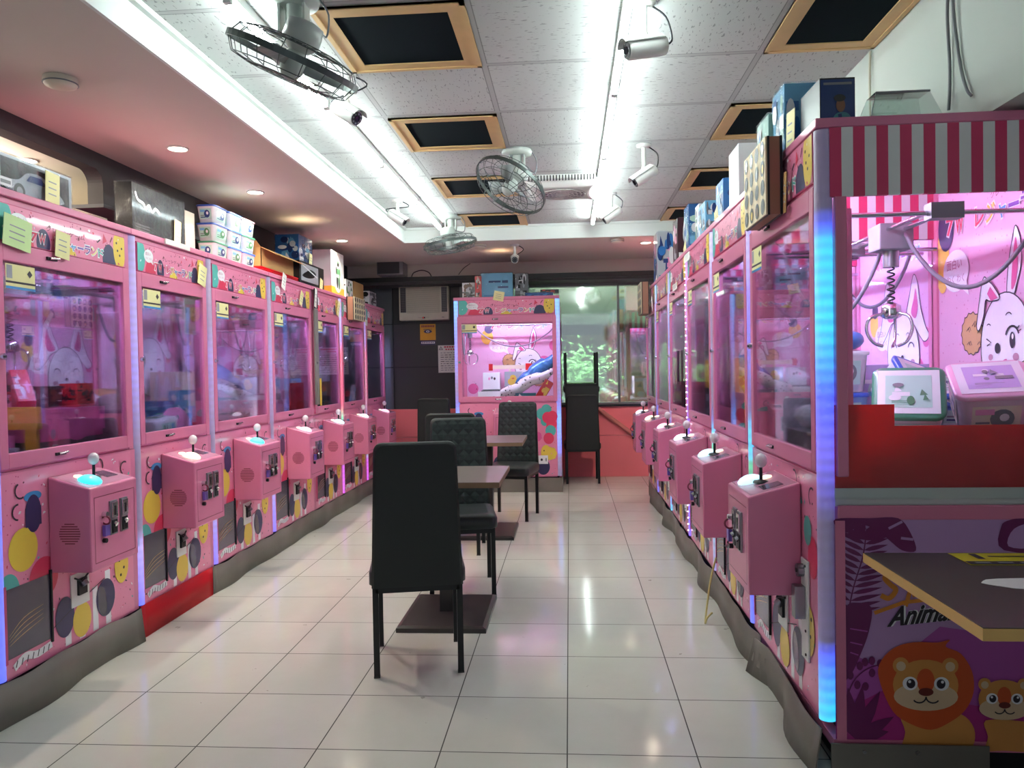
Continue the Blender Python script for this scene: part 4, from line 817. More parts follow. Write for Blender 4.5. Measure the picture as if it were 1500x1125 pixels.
smoke(-2.07, 3.02, 'white smoke detector on the left ceiling strip nearest the camera', 1.05); smoke(-.86, 7.48, 'round detector on the back ceiling left of the camera above the lone machine'); smoke(.48, 7.41, 'round detector on the back ceiling near the right downlight')
# ------------------------------------------------------------------ back wall fittings
t = empty('air_conditioner', (-1.72, 9.12, 0), 'old cream window air conditioner on the dark back wall', 'air conditioner')
def wz(y): return 1.3 + (539 - y) * .00816
mb = MB(); mb.box(-.30, .30, -.10, -.002, 1.90, 2.315, CREAM); mb.build('casing', t, .008)
mb = MB(); mb.box(-.205, .195, -.106, -.098, 1.99, 2.295, mat('ac_louvre', (168, 164, 148), .5))
for k in range(24): mb.box(-.205, .195, -.11, -.106, 1.995 + k * .0125, 2.002 + k * .0125, CREAM)
mb.build('intake_grille', t)
for s in (-1, 1):
    x = .248 * s; mb = MB(); mb.box(x - .034, x + .034, -.104, -.098, 1.995, 2.29, BLACKP)
    for k in range(14): mb.box(x - .034, x + .034, -.109, -.104, 2.0 + k * .021, 2.005 + k * .021, GREYPL)
    for k in range(4): mb.box(x - .03 + k * .018, x - .026 + k * .018, -.108, -.104, 1.995, 2.29, GREYPL)
    mb.build('outlet_vent', t)
mb = MB(); mb.box(-.02, .015, -.103, -.0985, 1.922, 1.94, BLACKP); mb.box(-.012, -.004, -.1035, -.103, 1.928, 1.935, mat('red_led_digit', (200, 40, 40), .4, emit=(255, 40, 30), strength=2.))
for k in range(3): mb.cyl((-.06 + k * .015, -.10, 1.93), (-.06 + k * .015, -.104, 1.93), .004, GREYPL, 8); mb.cyl((.03 + k * .012, -.10, 1.935), (.03 + k * .012, -.103, 1.935), .003, GREYPL, 8)
mb.box(.215, .245, -.103, -.0985, 1.93, 1.937, GREYPL); mb.build('control_panel', t)
mb = MB(); mb.box(-.15, .15, .0, .25, 0, .15, GREYPL); mb.box(-.14, .11, -.006, .0, .01, .14, mat('dark_speaker_cloth', (60, 62, 66), .8)); o = mb.build('speaker', None, .006, (-2.0, 8.50, 2.388)); tag(o, 'grey box speaker on the ledge above the dark back wall', 'speaker')
mb = MB(); mb.tube(smooth2([(-1.80, 8.73, 2.385), (-1.77, 8.72, 2.43), (-1.68, 8.72, 2.455), (-1.60, 8.72, 2.43), (-1.57, 8.73, 2.385)], 6), .006, BLACKP, 6); tag(mb.build('power_cord'), 'black cable arching above the air conditioner', 'cable')
mb = MB(); mb.tube(smooth2([(-1.26, 8.775, 2.40), (-1.20, 8.77, 2.47), (-1.12, 8.775, 2.525)], 5), .004, BLACKP, 5); tag(mb.build('cable'), 'thin dark cable slanting up the grey beam', 'cable')
ORP = mat('orange_poster', (226, 160, 40), .5)
mb = MB(); F = frame((-1.79, 9.118, 1.605), (1, 0, 0), (0, 0, 1), (0, -1, 0)); mb.box(-1.79, -1.60, 9.1165, 9.1185, 1.605, 1.86, ORP); F = frame((-1.79, 9.1163, 1.605), (1, 0, 0), (0, 0, 1), (0, -1, 0))
mb.rect(F, 0, 0, .19, .06, NAVY, 1); mb.rect(F, .012, .018, .178, .042, WHT, 2); mb.ell(F, .095, .165, .05, .022, NAVY, 1); mb.ell(F, .095, .165, .02, .013, WHT, 2); mb.ell(F, .095, .165, .008, .008, NAVY, 3); mb.rect(F, .04, .19, .15, .196, NAVY, 1)
for k in range(8): mb.rect(F, .018 + k * .02, .215, .032 + k * .02, .24, MAROON, 1)
for k in range(7): mb.rect(F, .025 + k * .021, .024, .038 + k * .021, .037, NAVY, 3)
tag(mb.build('wall_poster'), 'small orange warning poster below the air conditioner', 'poster')  # orange poster fixed flat on the back wall
mb = MB(); mb.box(-1.575, -1.20, 9.1165, 9.1185, 1.27, 1.60, PAPER); F = frame((-1.575, 9.1163, 1.27), (1, 0, 0), (0, 0, 1), (0, -1, 0)); mb.P(F, [(.01, .275), (.06, .275), (.035, .32)], INK, 1); mb.P(F, [(.02, .281), (.05, .281), (.035, .308)], WHT, 2); mb.rect(F, .033, .284, .037, .298, INK, 3)
for k in range(9): mb.rect(F, .075 + k * .03, .30, .098 + k * .03, .318, RED, 1)
for k in range(6): mb.rect(F, .09 + k * .03, .272, .11 + k * .03, .288, RED, 1)
r = random.Random(3)
for k in range(9):
    u = .03
    while u < .32:
        w_ = r.uniform(.015, .05); mb.rect(F, u, .235 - k * .026, min(u + w_, .34), .242 - k * .026, GREYP if r.random() < .7 else INK, 1); u += w_ + .012
tag(mb.build('notice'), 'white printed notice on dark wall beside the lone machine', 'notice')
mb = MB(); mb.cyl((.31, 9.10, .83), (.74, 9.10, .50), .026, mat('salmon_pipe', (206, 120, 112), .45), 14); tag(mb.build('brace_pipe'), 'salmon painted pipe slanting across the red lower wall', 'pipe')
# wires on the white beam
for k, (pts, lb) in enumerate((([(1.332, 3.47, 2.66), (1.325, 3.46, 2.5), (1.33, 3.47, 2.34), (1.325, 3.46, 2.19)], 'pale wire hanging on white wall above the clear stand'), ([(1.332, 2.775, 2.66), (1.325, 2.775, 2.5), (1.33, 2.77, 2.3), (1.325, 2.77, 2.17)], 'straight grey wire hanging on white wall at upper right'), ([(1.332, 2.74, 2.66), (1.326, 2.735, 2.5), (1.33, 2.70, 2.3), (1.325, 2.65, 2.2), (1.33, 2.63, 2.17)], 'curving grey wire hanging on white wall at upper right'))):
    mb = MB(); mb.tube(smooth2(pts, 6), .0055, GREYPL if k else CREAM, 6); tag(mb.build('wire'), lb, 'wire')
mb = MB(); mb.tube(smooth2([(.745, 4.02, .30), (.71, 3.98, .20), (.68, 3.92, .09), (.662, 3.88, .006), (.672, 3.88, .03), (.70, 3.90, .05)], 6), .005, mat('yellowed_cord', (200, 182, 120), .5), 6); tag(mb.build('cord'), 'yellowed loose cord trailing on floor from the right machines', 'cord')

# ------------------------------------------------------------------ boxes, tubs and toys
def col(name, rgb, r=.35, coat=.5): return mat('pack_' + name, rgb, r, coat=coat)
PK = {k: col(k, c) for k, c in dict(blue=(44, 110, 176), sky=(110, 176, 214), deep=(24, 52, 110), white=(226, 228, 230), black=(22, 22, 26), grey=(120, 122, 126), red=(196, 36, 44), maroon=(62, 28, 42), green=(70, 130, 86), mint=(176, 216, 200), orange=(214, 120, 50), yellow=(230, 194, 70), pink=(232, 150, 190), silver=(170, 176, 184), brown=(120, 84, 60), cream=(226, 214, 190), lilac=(186, 168, 214), teal=(60, 130, 140)).items()}
def scatter(mb, F, W, H, seed, pal, n=10):
    """busy package print: blobs, bars and lines of small type"""
    r = random.Random(seed); l = 1
    for k in range(n):
        m = PK[r.choice(pal)]; u, v = r.uniform(.12, .88) * W, r.uniform(.15, .85) * H; l = 1 + k % 6; q = r.random()
        if q < .45:
            ru, rv = r.uniform(.06, .2) * W, r.uniform(.06, .2) * H; ru = min(ru, u, W - u); rv = min(rv, v, H - v); mb.ell(F, u, v, ru, rv, m, l, 12)
        elif q < .75:
            a, b = r.uniform(.08, .25) * W, r.uniform(.02, .10) * H; mb.rect(F, max(u - a, 0), max(v - b, 0), min(u + a, W), min(v + b, H), m, l)
        else:
            mb.P(F, [(u, v), (min(u + .2 * W, W), v + .02 * H), (u + .05 * W, min(v + .22 * H, H))], m, l)
    for k in range(3): mb.rect(F, .08 * W, (.05 + .035 * k) * H, r.uniform(.4, .8) * W, (.065 + .035 * k) * H, PK[pal[0]], 7)
def faces(a, b, h):
    return {'front': (frame((-a, -b, 0), (1, 0, 0), (0, 0, 1), (0, -1, 0)), 2 * a, h), 'left': (frame((-a, b, 0), (0, -1, 0), (0, 0, 1), (-1, 0, 0)), 2 * b, h), 'right': (frame((a, -b, 0), (0, 1, 0), (0, 0, 1), (1, 0, 0)), 2 * b, h), 'back': (frame((a, b, 0), (-1, 0, 0), (0, 0, 1), (0, 1, 0)), 2 * a, h), 'top': (frame((-a, -b, h), (1, 0, 0), (0, 1, 0), (0, 0, 1)), 2 * a, 2 * b)}
WRAP = glass('shrink_wrap_film', (246, 248, 250), .55, .04, .0)
_nt = WRAP.node_tree; _b = _nt.nodes.new('ShaderNodeBump'); _n = _nt.nodes.new('ShaderNodeTexNoise'); _c = _nt.nodes.new('ShaderNodeTexCoord'); _n.inputs['Scale'].default_value = 11; _n.inputs['Detail'].default_value = 6; _n.inputs['Distortion'].default_value = 2.2; _b.inputs['Strength'].default_value = .8; _b.inputs['Distance'].default_value = .03
_nt.links.new(_c.outputs['Object'], _n.inputs['Vector']); _nt.links.new(_n.outputs['Fac'], _b.inputs['Height'])
for _g in _nt.nodes:
    if _g.type in ('BSDF_GLOSSY', 'FRESNEL'): _nt.links.new(_b.outputs[0], _g.inputs['Normal'])
def pack(name, label, cat, x, y, z, sx, sy, sz, base, pal=None, seed=1, rz=0., rx=0., ry=0., group=None, extra=None, wrap=False, sides=('front', 'left', 'right', 'top'), n=10):
    """printed cardboard package, origin at its foot"""
    mb = MB(); mb.box(-sx / 2, sx / 2, -sy / 2, sy / 2, 0, sz, PK[base] if isinstance(base, str) else base); fc = faces(sx / 2, sy / 2, sz)
    if pal:
        for i, k in enumerate(sides): F, W, H = fc[k]; scatter(mb, F, W, H, seed * 7 + i, pal, n)
    if extra: extra(mb, fc)
    if wrap:
        t = empty(name, (x, y, z), label, cat, group); t.rotation_euler = (rx, ry, rz); mb.build('carton', t)
        m2 = MB(); m2.box(-sx / 2 - .004, sx / 2 + .004, -sy / 2 - .004, sy / 2 + .004, .0005, sz + .006, WRAP)
        for k in range(5): zz = sz * (.15 + .17 * k); m2.stroke(fc['left'][0], [(sy * .1, zz), (sy * .5, zz + .03), (sy * .9, zz - .01)], .004, WRAP, 12, True)
        m2.build('plastic_wrap', t); return t
    o = mb.build(name, None, .0015, (x, y, z)); o.rotation_euler = (rx, ry, rz); return tag(o, label, cat, group)
def tub(label, x, y, z, lid, s=1., rx=0., ry=0., rz=0., art=('deep', 'sky'), group=None, body=None, seed=1):
    t = empty('storage_tub', (x, y, z), label, 'tub', group); t.rotation_euler = (rx, ry, rz); t.scale = s if isinstance(s, tuple) else (s, s, s); W = col('tub_white', (222, 224, 224), .35) if body is None else body
    def rr(z_, a, r=.03):
        return [V((cx + r * math.cos(a0 + PI / 2 * k / 4), cy + r * math.sin(a0 + PI / 2 * k / 4), z_)) for cx, cy, a0 in ((a - r, -a + r, -PI / 2), (a - r, a - r, 0), (-a + r, a - r, PI / 2), (-a + r, -a + r, PI)) for k in range(5)]
    mb = MB(); mb.loft([rr(0, .075), rr(.006, .082), rr(.14, .096)], W)
    for (U, N, O) in (((1, 0, 0), (0, -1, .09), (-.06, -.0845, .03)), ((0, -1, 0), (-1, 0, .09), (-.0845, .06, .03)), ((0, 1, 0), (1, 0, .09), (.0845, -.06, .03))):
        F = frame(V(O) + V(N) * .003, U, (0, 0, 1), V(N).normalized()); F = (F[0], F[1], (V((0, 0, 1)) - V(N) * .0 + V((N[0], N[1], 0)) * .1).normalized(), F[3])
        mb.rect(F, .0, .0, .12, .09, PK['mint'] if art[1] == 'sky' else PK['cream'], 1); mb.ell(F, .075, .045, .03, .034, PK[art[0]], 2, 14); mb.ell(F, .08, .05, .012, .014, PK['white'], 3, 10); mb.rect(F, .008, .06, .055, .08, PK[art[1]], 2); mb.rect(F, .01, .012, .06, .02, PK[art[0]], 2); mb.rect(F, .01, .028, .045, .035, PK['grey'], 2)
    mb.build('body', t)
    mb = MB(); mb.loft([rr(.14, .101), rr(.152, .103), rr(.156, .098), rr(.1575, .08)], lid); F = frame((-.086, -.086, .1578), (1, 0, 0), (0, 1, 0), (0, 0, 1)); mb.rect(F, 0, 0, .172, .172, PK['white'], 1); mb.rect(F, .022, .022, .15, .15, PK['lilac'] if art[1] == 'pink' else PK['mint'], 2); scatter(mb, frame((-.055, -.055, .159), (1, 0, 0), (0, 1, 0), (0, 0, 1)), .11, .11, seed, [art[0], 'grey', 'white'], 7); mb.build('lid', t)
    return t
LBL = col('lid_blue', (48, 92, 186)); LGR = col('lid_green', (52, 130, 96)); LPK = col('lid_pink', (226, 170, 196)); LTL = col('lid_teal', (60, 170, 150))
def price_tag(x, y, z, label, m, w=.075, h=.11, rz=0., tilt=.2, parentless=True):
    mb = MB(); mb.box(-w / 2, w / 2, -.001, .001, -h, 0, m); F = frame((-w / 2, -.0012, -h), (1, 0, 0), (0, 0, 1), (0, -1, 0))
    for k in range(3): mb.rect(F, .2 * w, h * (.25 + .2 * k), .75 * w, h * (.29 + .2 * k), GREYP, 1)
    o = mb.build('price_tag', None, 0, (x, y, z)); o.rotation_euler = (0, tilt, rz); return tag(o, label, 'tag', 'card price tags')
TL = 2.021; TR = 2.067     # tops of the left and right machines
# left row, on top
def car_print(mb, fc):
    F, W, H = fc['right']; mb.rect(F, 0, 0, W, H, PK['silver'], 1); mb.rect(F, .03, .05 * H, W * .96, .93 * H, PK['black'], 2)
    mb.P(F, smooth2([(.06, .2 * H), (.07, .42 * H), (.13, .5 * H), (.18, .72 * H), (.27, .74 * H), (.33, .5 * H), (.38, .42 * H), (.385, .2 * H)], 3, True), PK['silver'], 3); mb.P(F, [(.17, .52 * H), (.195, .68 * H), (.26, .69 * H), (.30, .52 * H)], PK['deep'], 4)
    for u in (.13, .32): mb.ell(F, u, .22 * H, .032, .032, PK['black'], 5); mb.ell(F, u, .22 * H, .018, .018, PK['grey'], 6)
    mb.rect(F, .015, .04, .085, .075, PK['white'], 7); mb.rect(F, .022, .05, .078, .064, PK['grey'], 8)
pack('toy_car_box', 'grey box with a car picture atop the nearest left machine', 'box', -2.37, 3.06, TL, .30, .46, .17, 'grey', extra=car_print, wrap=True)
pack('cardboard_strip', 'low cardboard box behind the car box at the dark wall', 'box', -2.44, 3.66, TL, .10, .34, .10, mat('grey_cardboard', (150, 138, 122), .8))
def scrawl(mb, fc):
    F, W, H = fc['right']; mb.stroke(F, smooth2([(.06 * W, .85 * H), (.1 * W, .72 * H), (.2 * W, .68 * H), (.24 * W, .6 * H), (.3 * W, .68 * H), (.36 * W, .58 * H), (.42 * W, .66 * H), (.5 * W, .6 * H)], 5), .014, WHT, 1)
    for k in range(3): mb.rect(F, .05 * W, (.16 + .05 * k) * H, .3 * W, (.175 + .05 * k) * H, PK['grey'], 1)
pack('black_wrapped_box', 'large flat black box in clinging film on the left machines', 'box', -2.30, 4.10, TL, .09, .54, .29, 'black', extra=scrawl, wrap=True)
mb = MB(); mb.box(-.014, .014, -.06, .06, 0, .26, PK['cream']); o = mb.build('board', None, .002, (-2.28, 4.46, TL)); tag(o, 'upright cream board between black box and stacked tubs', 'board')
for i in range(3):
    for j in range(3):
        lid = ((LBL, LBL, LPK), (LBL, LBL, LGR), (LGR, LBL, LBL))[2 - j][i]
        lb = '%s white tub in the %s layer of the nine stacked tubs' % (('nearest', 'middle', 'farthest')[i], ('bottom', 'middle', 'top')[j])
        tub(lb, -2.25, 4.72 + i * .215, TL + j * .1135, lid, (.62, 1.03, .715), rz=random.Random(i * 3 + j).uniform(-.03, .03), art=(('deep', 'sky'), ('green', 'sky'))[(i + j) % 2], group='stacked white tubs', seed=i * 3 + j)
t = empty('open_carton', (-2.36, 5.80, TL + .06), 'open brown carton with raised flap lying on a red tray', 'carton', None); mb = MB(); a, b, h = .13, .36, .14
for c in ((-a, a, -b, -b + .006, 0, h), (-a, a, b - .006, b, 0, h), (-a, -a + .006, -b, b, 0, h), (a - .006, a, -b, b, 0, h), (-a, a, -b, b, 0, .006)): mb.box(*c, KRAFT)
mb.build('carton_body', t); mb = MB(); mb.prism([(a, -b, h), (-a, -b, h), (-a + .02, -b - .02, h + .05), (a - .03, -b - .02, h + .05)], (0, .005, 0), KRAFT); mb.prism([(a, -b, h), (a, b, h), (a + .10, b - .05, h - .05), (a + .10, -b + .05, h - .05)], (0, 0, .005), KRAFT); mb.build('carton_flap', t)
mb = MB()
for k in range(4): mb.box(-.17, .17, -.40, .40, k * .014, k * .014 + .008, REDC)
mb.box(-.16, .16, -.39, .39, .0, .05, REDC); tag(mb.build('red_tray', None, 0, (-2.36, 5.74, TL)), 'ribbed red tray under the open brown carton', 'tray')
def drone(mb, fc):
    F, W, H = fc['front']; mb.ell(F, .5 * W, .62 * H, .05, .02, PK['red'], 1); mb.stroke(F, smooth2([(.35 * W, .55 * H), (.5 * W, .72 * H), (.7 * W, .7 * H)], 4), .012, PK['red'], 2)
    for k in range(3): mb.rect(F, .25 * W, (.2 + .08 * k) * H, .75 * W, (.23 + .08 * k) * H, PK['grey'], 1)
    F, W, H = fc['right']; mb.rect(F, .06 * W, .2 * H, .75 * W, .92 * H, PK['silver'], 1); mb.P(F, smooth2([(.1 * W, .4 * H), (.25 * W, .6 * H), (.45 * W, .75 * H), (.65 * W, .65 * H), (.55 * W, .45 * H), (.3 * W, .35 * H)], 4, True), PK['black'], 2); mb.stroke(F, [(.1 * W, .85 * H), (.7 * W, .5 * H)], .01, PK['white'], 3)
pack('black_toy_box', 'black box with red emblem and vehicle picture on the left machines', 'box', -2.32, 6.40, TL, .28, .62, .20, 'black', extra=drone)
pack('blue_figure_box', 'blue and white printed box resting on the black toy box', 'box', -2.34, 6.42, TL + .2025, .2, .34, .235, 'blue', ['deep', 'white', 'sky', 'white'], 5, n=16, wrap=True)
def robot(mb, fc):
    for k in ('right', 'front'):
        F, W, H = fc[k]; mb.rect(F, 0, 0, W, .2 * H, PK['yellow'], 1)
    F, W, H = fc['right']; mb.ell(F, .5 * W, .5 * H, .36 * W, .42 * H, PK['white'], 2)
    for u, v, a, b, m in ((.5, .72, .10, .05, 'black'), (.5, .56, .16, .07, 'green'), (.38, .58, .05, .1, 'black'), (.64, .55, .05, .12, 'green'), (.44, .34, .06, .16, 'black'), (.58, .32, .06, .16, 'green'), (.5, .78, .06, .03, 'green'), (.5, .46, .12, .04, 'mint')): mb.ell(F, u * W, v * H, a * W, b * H, PK[m], 4, 14)
    mb.rect(F, .1 * W, .88 * H, .35 * W, .91 * H, PK['grey'], 3)
pack('robot_kit_box', 'tall white box with a green robot picture and yellow foot', 'box', -2.30, 7.16, TL, .22, .40, .42, 'white', extra=robot)
pack('small_figure_box', 'small white and green figure box beside the tall robot box', 'box', -2.27, 7.54, TL, .16, .24, .20, 'white', ['green', 'mint', 'black'], 8)
pack('brown_parcel', 'plain brown carton on the far left machines', 'box', -2.34, 7.98, TL, .25, .36, .22, KRAFT)
pack('comic_print_box', 'black and white comic print box at the far end of the left row', 'box', -2.31, 8.46, TL, .24, .30, .17, 'white', ['black', 'grey', 'black'], 12, n=18)
WOODB = mat('laser_cut_plywood', (196, 158, 112), .6, scale=15)
def hole_box(x, y, z, w, h, d, rz, label, nx, ny):
    """plywood box with rows of round holes in its face (local front -y)"""
    t = empty('holed_wooden_box', (x, y, z), label, 'wooden box', 'holed wooden boxes', rz); mb = MB(); mb.box(-w / 2, w / 2, -d + .012, 0, 0, h, mat('tan_board_side', (150, 104, 84), .6)); mb.box(-w / 2 - .002, w / 2 + .002, -d + .006, -d + .014, -.002, h + .002, DARKM); mb.box(-w / 2 - .002, w / 2 + .002, -.008, .001, -.002, h + .002, DARKM); mb.build('body', t)
    mb = MB(); mb.box(-w / 2, w / 2, -d, -d + .006, 0, h, mat('pale_plywood_face', (222, 206, 172), .6)); F = frame((-w / 2, -d - .0004, 0), (1, 0, 0), (0, 0, 1), (0, -1, 0)); r = random.Random(nx)
    for i in range(nx):
        for j in range(ny):
            u, v = w * (i + .5) / nx, h * (j + .5) / ny; rad = min(w / nx, h / ny) * .40; mb.ell(F, u, v, rad, rad * 1.05, BLACKP, 1, 16)
            if r.random() < .55: mb.ell(F, u + rad * .15, v - rad * .1, rad * .5, rad * .6, PK[r.choice(['grey', 'brown', 'yellow', 'silver', 'cream'])], 2, 10)
    mb.build('holed_face', t); return t
hole_box(-2.115, 7.37, 1.80, .38, .22, .075, PI / 2, 'wooden box with holes fixed to a marquee in the left row', 5, 4)
hole_box(.765, 2.955, 1.835, .33, .275, .058, -PI / 2, 'wooden box with holes overhanging the second right machine, nearest one', 4, 4)
hole_box(.76, 7.45, 1.80, .34, .30, .075, -PI / 2, 'wooden box with holes at the far end of the right row', 4, 4)
# right row, on top
def cadet(mb, fc):
    F, W, H = fc['right']; mb.rect(F, .02 * W, .03 * H, .98 * W, .97 * H, PK['deep'], 1)
    mb.P(F, smooth2([(.3 * W, .04 * H), (.34 * W, .3 * H), (.5 * W, .42 * H), (.8 * W, .4 * H), (.96 * W, .2 * H), (.95 * W, .04 * H)], 4, True), PK['teal'], 3); mb.ell(F, .58 * W, .54 * H, .13 * W, .11 * H, PK['brown'], 4); mb.ell(F, .55 * W, .66 * H, .17 * W, .06 * H, PK['black'], 5); mb.stroke(F, [(.55 * W, .4 * H), (.6 * W, .2 * H)], .012, PK['deep'], 5); mb.rect(F, .1 * W, .88 * H, .9 * W, .92 * H, PK['grey'], 3)
pack('dark_figure_box', 'dark box with a figure in cap and coat, topmost corner of the nearest right machine', 'box', .925, 2.80, TR, .20, .118, .207, 'black', extra=cadet, rz=-PI / 2 + .02, wrap=False)
pack('sky_blue_box', 'tall light blue wrapped box beside the dark figure box', 'box', .885, 3.05, TR, .16, .12, .29, 'sky', ['white', 'mint', 'blue'], 3, rz=-PI / 2, wrap=True)
pack('pale_figure_box', 'lower pale blue box left of the tall light blue box', 'box', .875, 3.235, TR, .18, .13, .235, 'mint', ['white', 'sky', 'blue'], 4, rz=-PI / 2, wrap=True)
pack('white_carton', 'plain tall white box above the holed wooden box', 'box', .99, 3.84, TR, .34, .22, .29, 'white')
pack('blue_game_box', 'bright blue box left of the plain white box', 'box', .93, 4.30, TR, .18, .20, .24, 'blue', ['sky', 'white', 'deep'], 6, n=14)
pack('orange_lid_box', 'box with orange-brown lid at the back of the right row', 'box', 1.04, 4.72, TR, .22, .26, .27, 'orange', ['brown', 'white'], 7)
pack('grey_blue_box', 'grey and blue picture box in front of the orange lid box', 'box', .875, 4.78, TR, .10, .24, .22, 'sky', ['grey', 'white', 'deep'], 9, n=16)
pack('green_window_box', 'narrow green and white box next to the grey and blue picture box', 'box', .93, 5.10, TR, .16, .14, .28, 'white', ['green', 'sky', 'grey'], 10, n=14)
pack('blue_tall_box', 'tall blue wrapped box on the fourth right machine', 'box', .93, 5.48, TR, .18, .22, .35, 'blue', ['sky', 'white', 'mint'], 11, n=16, wrap=True)
pack('maroon_anime_box', 'dark maroon figure box on the farther right machines', 'box', .98, 6.35, TR, .20, .26, .42, 'maroon', ['pink', 'black', 'maroon', 'white'], 13, n=14)
pack('silver_figure_box', 'tall silver and blue figure box on the far right machines', 'box', .90, 7.20, TR, .17, .30, .46, 'silver', ['blue', 'white', 'deep', 'pink'], 14, n=20)
t = empty('acrylic_stand', (1.10, 2.62, TR), 'clear acrylic stand on the nearest right machine before the white wall', 'stand'); mb = MB(); mb.prism([(-.12, -.06, 0), (.12, -.06, 0), (.085, -.02, .115), (-.085, -.02, .115)], (0, .004, 0), ACRYL); mb.prism([(-.085, -.02, .115), (.085, -.02, .115), (.085, .06, .115), (-.085, .06, .115)], (0, 0, .004), ACRYL); mb.prism([(-.12, .10, 0), (.12, .10, 0), (.085, .06, .115), (-.085, .06, .115)], (0, .004, 0), ACRYL); mb.build('bent_sheet', t)
mb = MB(); mb.box(-.118, .118, -.064, -.058, 0, .004, GREYPL); mb.box(-.086, .086, -.022, -.016, .113, .119, GREYPL); mb.build('edge', t)
# lone machine, on top
ZL = 2.067
pack('blue_sea_box', 'blue wrapped picture box on top of the lone back machine', 'box', -.765, 8.28, ZL, .34, .12, .27, 'sky', ['blue', 'deep', 'sky'], 21, n=7, wrap=True)
pack('red_spine_box', 'thin red and white box behind the blue picture box', 'box', -.965, 8.30, ZL, .07, .20, .24, 'red', ['cream', 'white', 'maroon'], 22)
pack('manga_box', 'white box with dark line drawing at the left end of the lone machine top', 'box', -1.08, 8.36, ZL, .14, .18, .18, 'white', ['black', 'brown', 'grey'], 23, n=18)
pack('silver_wrap_box', 'dark silvery wrapped box right of the blue picture box', 'box', -.50, 8.33, ZL, .14, .16, .26, 'grey', ['black', 'silver', 'white'], 24, n=16, wrap=True)
pack('flat_blue_box', 'flat blue box lying on the right end of the lone machine top', 'box', -.31, 8.26, ZL, .30, .2, .045, 'deep', ['blue'], 25)
pack('flat_red_box', 'small red and dark box on the right end of the lone machine top', 'box', -.20, 8.34, ZL + .046, .20, .12, .04, 'black', ['red', 'brown'], 26)
price_tag(-.72, 8.035, 2.12, 'yellow tag stuck on the marquee edge of the lone machine', TAGY, .11, .1, 0, .2)
# tags on the marquees
RL = PI / 2
for y, z, m, w_, h_, tl, lb in ((2.80, 1.915, TAGG, .15, .12, .12, 'pale green card hanging on the nearest left marquee'), (3.06, 1.905, TAGY, .09, .11, .1, 'cream tag on the nearest left marquee right of the green card'), (4.29, 1.93, TAGY, .09, .12, .25, 'cream tag hanging on the second left marquee'), (5.94, 1.94, TAGY, .06, .12, .5, 'cream tag under the black toy box on the fourth left marquee'), (5.55, 2.035, PAPER, .07, .12, .35, 'white tag on the fourth left marquee below the red tray'), (6.92, 1.95, TAGY, .06, .15, .45, 'cream tag beside the holed wooden box on the left row'), (6.25, 2.0, PAPER, .05, .16, .2, 'white tag on the grey taped left machine'), (7.84, 1.84, PAPER, .08, .06, .1, 'white paper scrap on a light strip in the far left row')):
    price_tag(-2.105 if z < 1.98 else -2.098, y, z, lb, m, w_, h_, RL, tl)
price_tag(-2.20, 3.14, TL + .155, 'cream tag stuck on the wrapped car box', TAGY, .09, .13, RL, .05); price_tag(-2.245, 4.28, TL + .17, 'cream tag stuck on the black wrapped box', TAGY, .07, .13, RL, .1); price_tag(-2.17, 6.62, TL + .10, 'cream tag on the corner of the black toy box', TAGY, .07, .1, RL, .3); price_tag(-2.222, 6.5, TL + .31, 'cream tag on the blue figure box', TAGY, .07, .12, RL, .15)
mb = MB(); mb.box(-.006, .002, -.13, .13, -.022, .006, PAPER); o = mb.build('white_label_strip', None, 0, (-2.113, 4.02, 2.015)); tag(o, 'white label strip under the black wrapped box', 'label')
for y, z, m, w_, h_, tl, lb in ((2.80, 2.20, TAGY, .10, .14, .1, 'cream tag below the dark figure box'), (3.10, 2.17, TAGY, .12, .14, .3, 'yellowish card against the light blue wrapped box'), (4.20, 2.14, TAGY, .09, .13, -.3, 'cream tag on the bright blue box'), (5.33, 2.13, TAGY, .10, .14, -.5, 'cream tag on the tall blue wrapped box'), (7.05, 2.10, PAPER, .09, .18, -.6, 'white tag below the silver figure box'), (4.98, 2.02, PAPER, .22, .05, .0, 'white label strip on the third right marquee'), (5.55, 1.89, PAPER, .22, .045, .0, 'white label strip on the fourth right marquee'), (7.1, 1.93, PAPER, .05, .14, -.6, 'white tag on a far right light strip'), (2.74, 1.97, KRAFT, .03, .14, .1, 'brown card tag hanging right of the near holed wooden box')):
    price_tag(.762 if z < 2.06 else .80, y, z, lb, m, w_, h_, -RL, tl)
# grey tape down the fifth left machine's edge
mb = MB(); mb.box(-2.1165, -2.104, 6.215, 6.30, 1.03, 1.83, mat('grey_fabric_tape', (124, 118, 116), .8)); mb.box(-2.108, -2.10, 6.22, 6.29, 1.835, 2.0, DARKM); mb.box(-2.103, -2.098, 6.305, 6.335, 1.02, 1.25, PK['yellow']); tag(mb.build('edge_tape'), 'grey tape and yellow strip down the edge of a left machine window', 'tape')

# ------------------------------------------------------------------ prizes behind the glass
def lump(name, label, cat, x, y, z, sx, sy, sz, m, seed, group=None, spots=None, amp=.12, n=18, rz=0.):
    r = random.Random(seed); ph = [r.uniform(0, 6) for _ in range(6)]; mb = MB(); rings = []; k = 11
    for i in range(k + 1):
        t_ = PI * i / k; ring = []
        for j in range(n):
            a = 2 * PI * j / n; d = 1 + amp * (math.sin(3 * a + ph[0] + 2 * t_) + .6 * math.sin(5 * a + ph[1] - 3 * t_) + .5 * math.sin(7 * t_ + ph[2])); rr = max(math.sin(t_), .01) ** .7 * d
            ring.append(V((sx / 2 * rr * math.cos(a), sy / 2 * rr * math.sin(a), sz * (.5 - .5 * math.cos(t_)))))
        rings.append(ring)
    mb.loft(rings, m); o = mb.build(name, None, 0, (x, y, z)); o.rotation_euler = (0, 0, rz); return tag(o, label, cat, group)
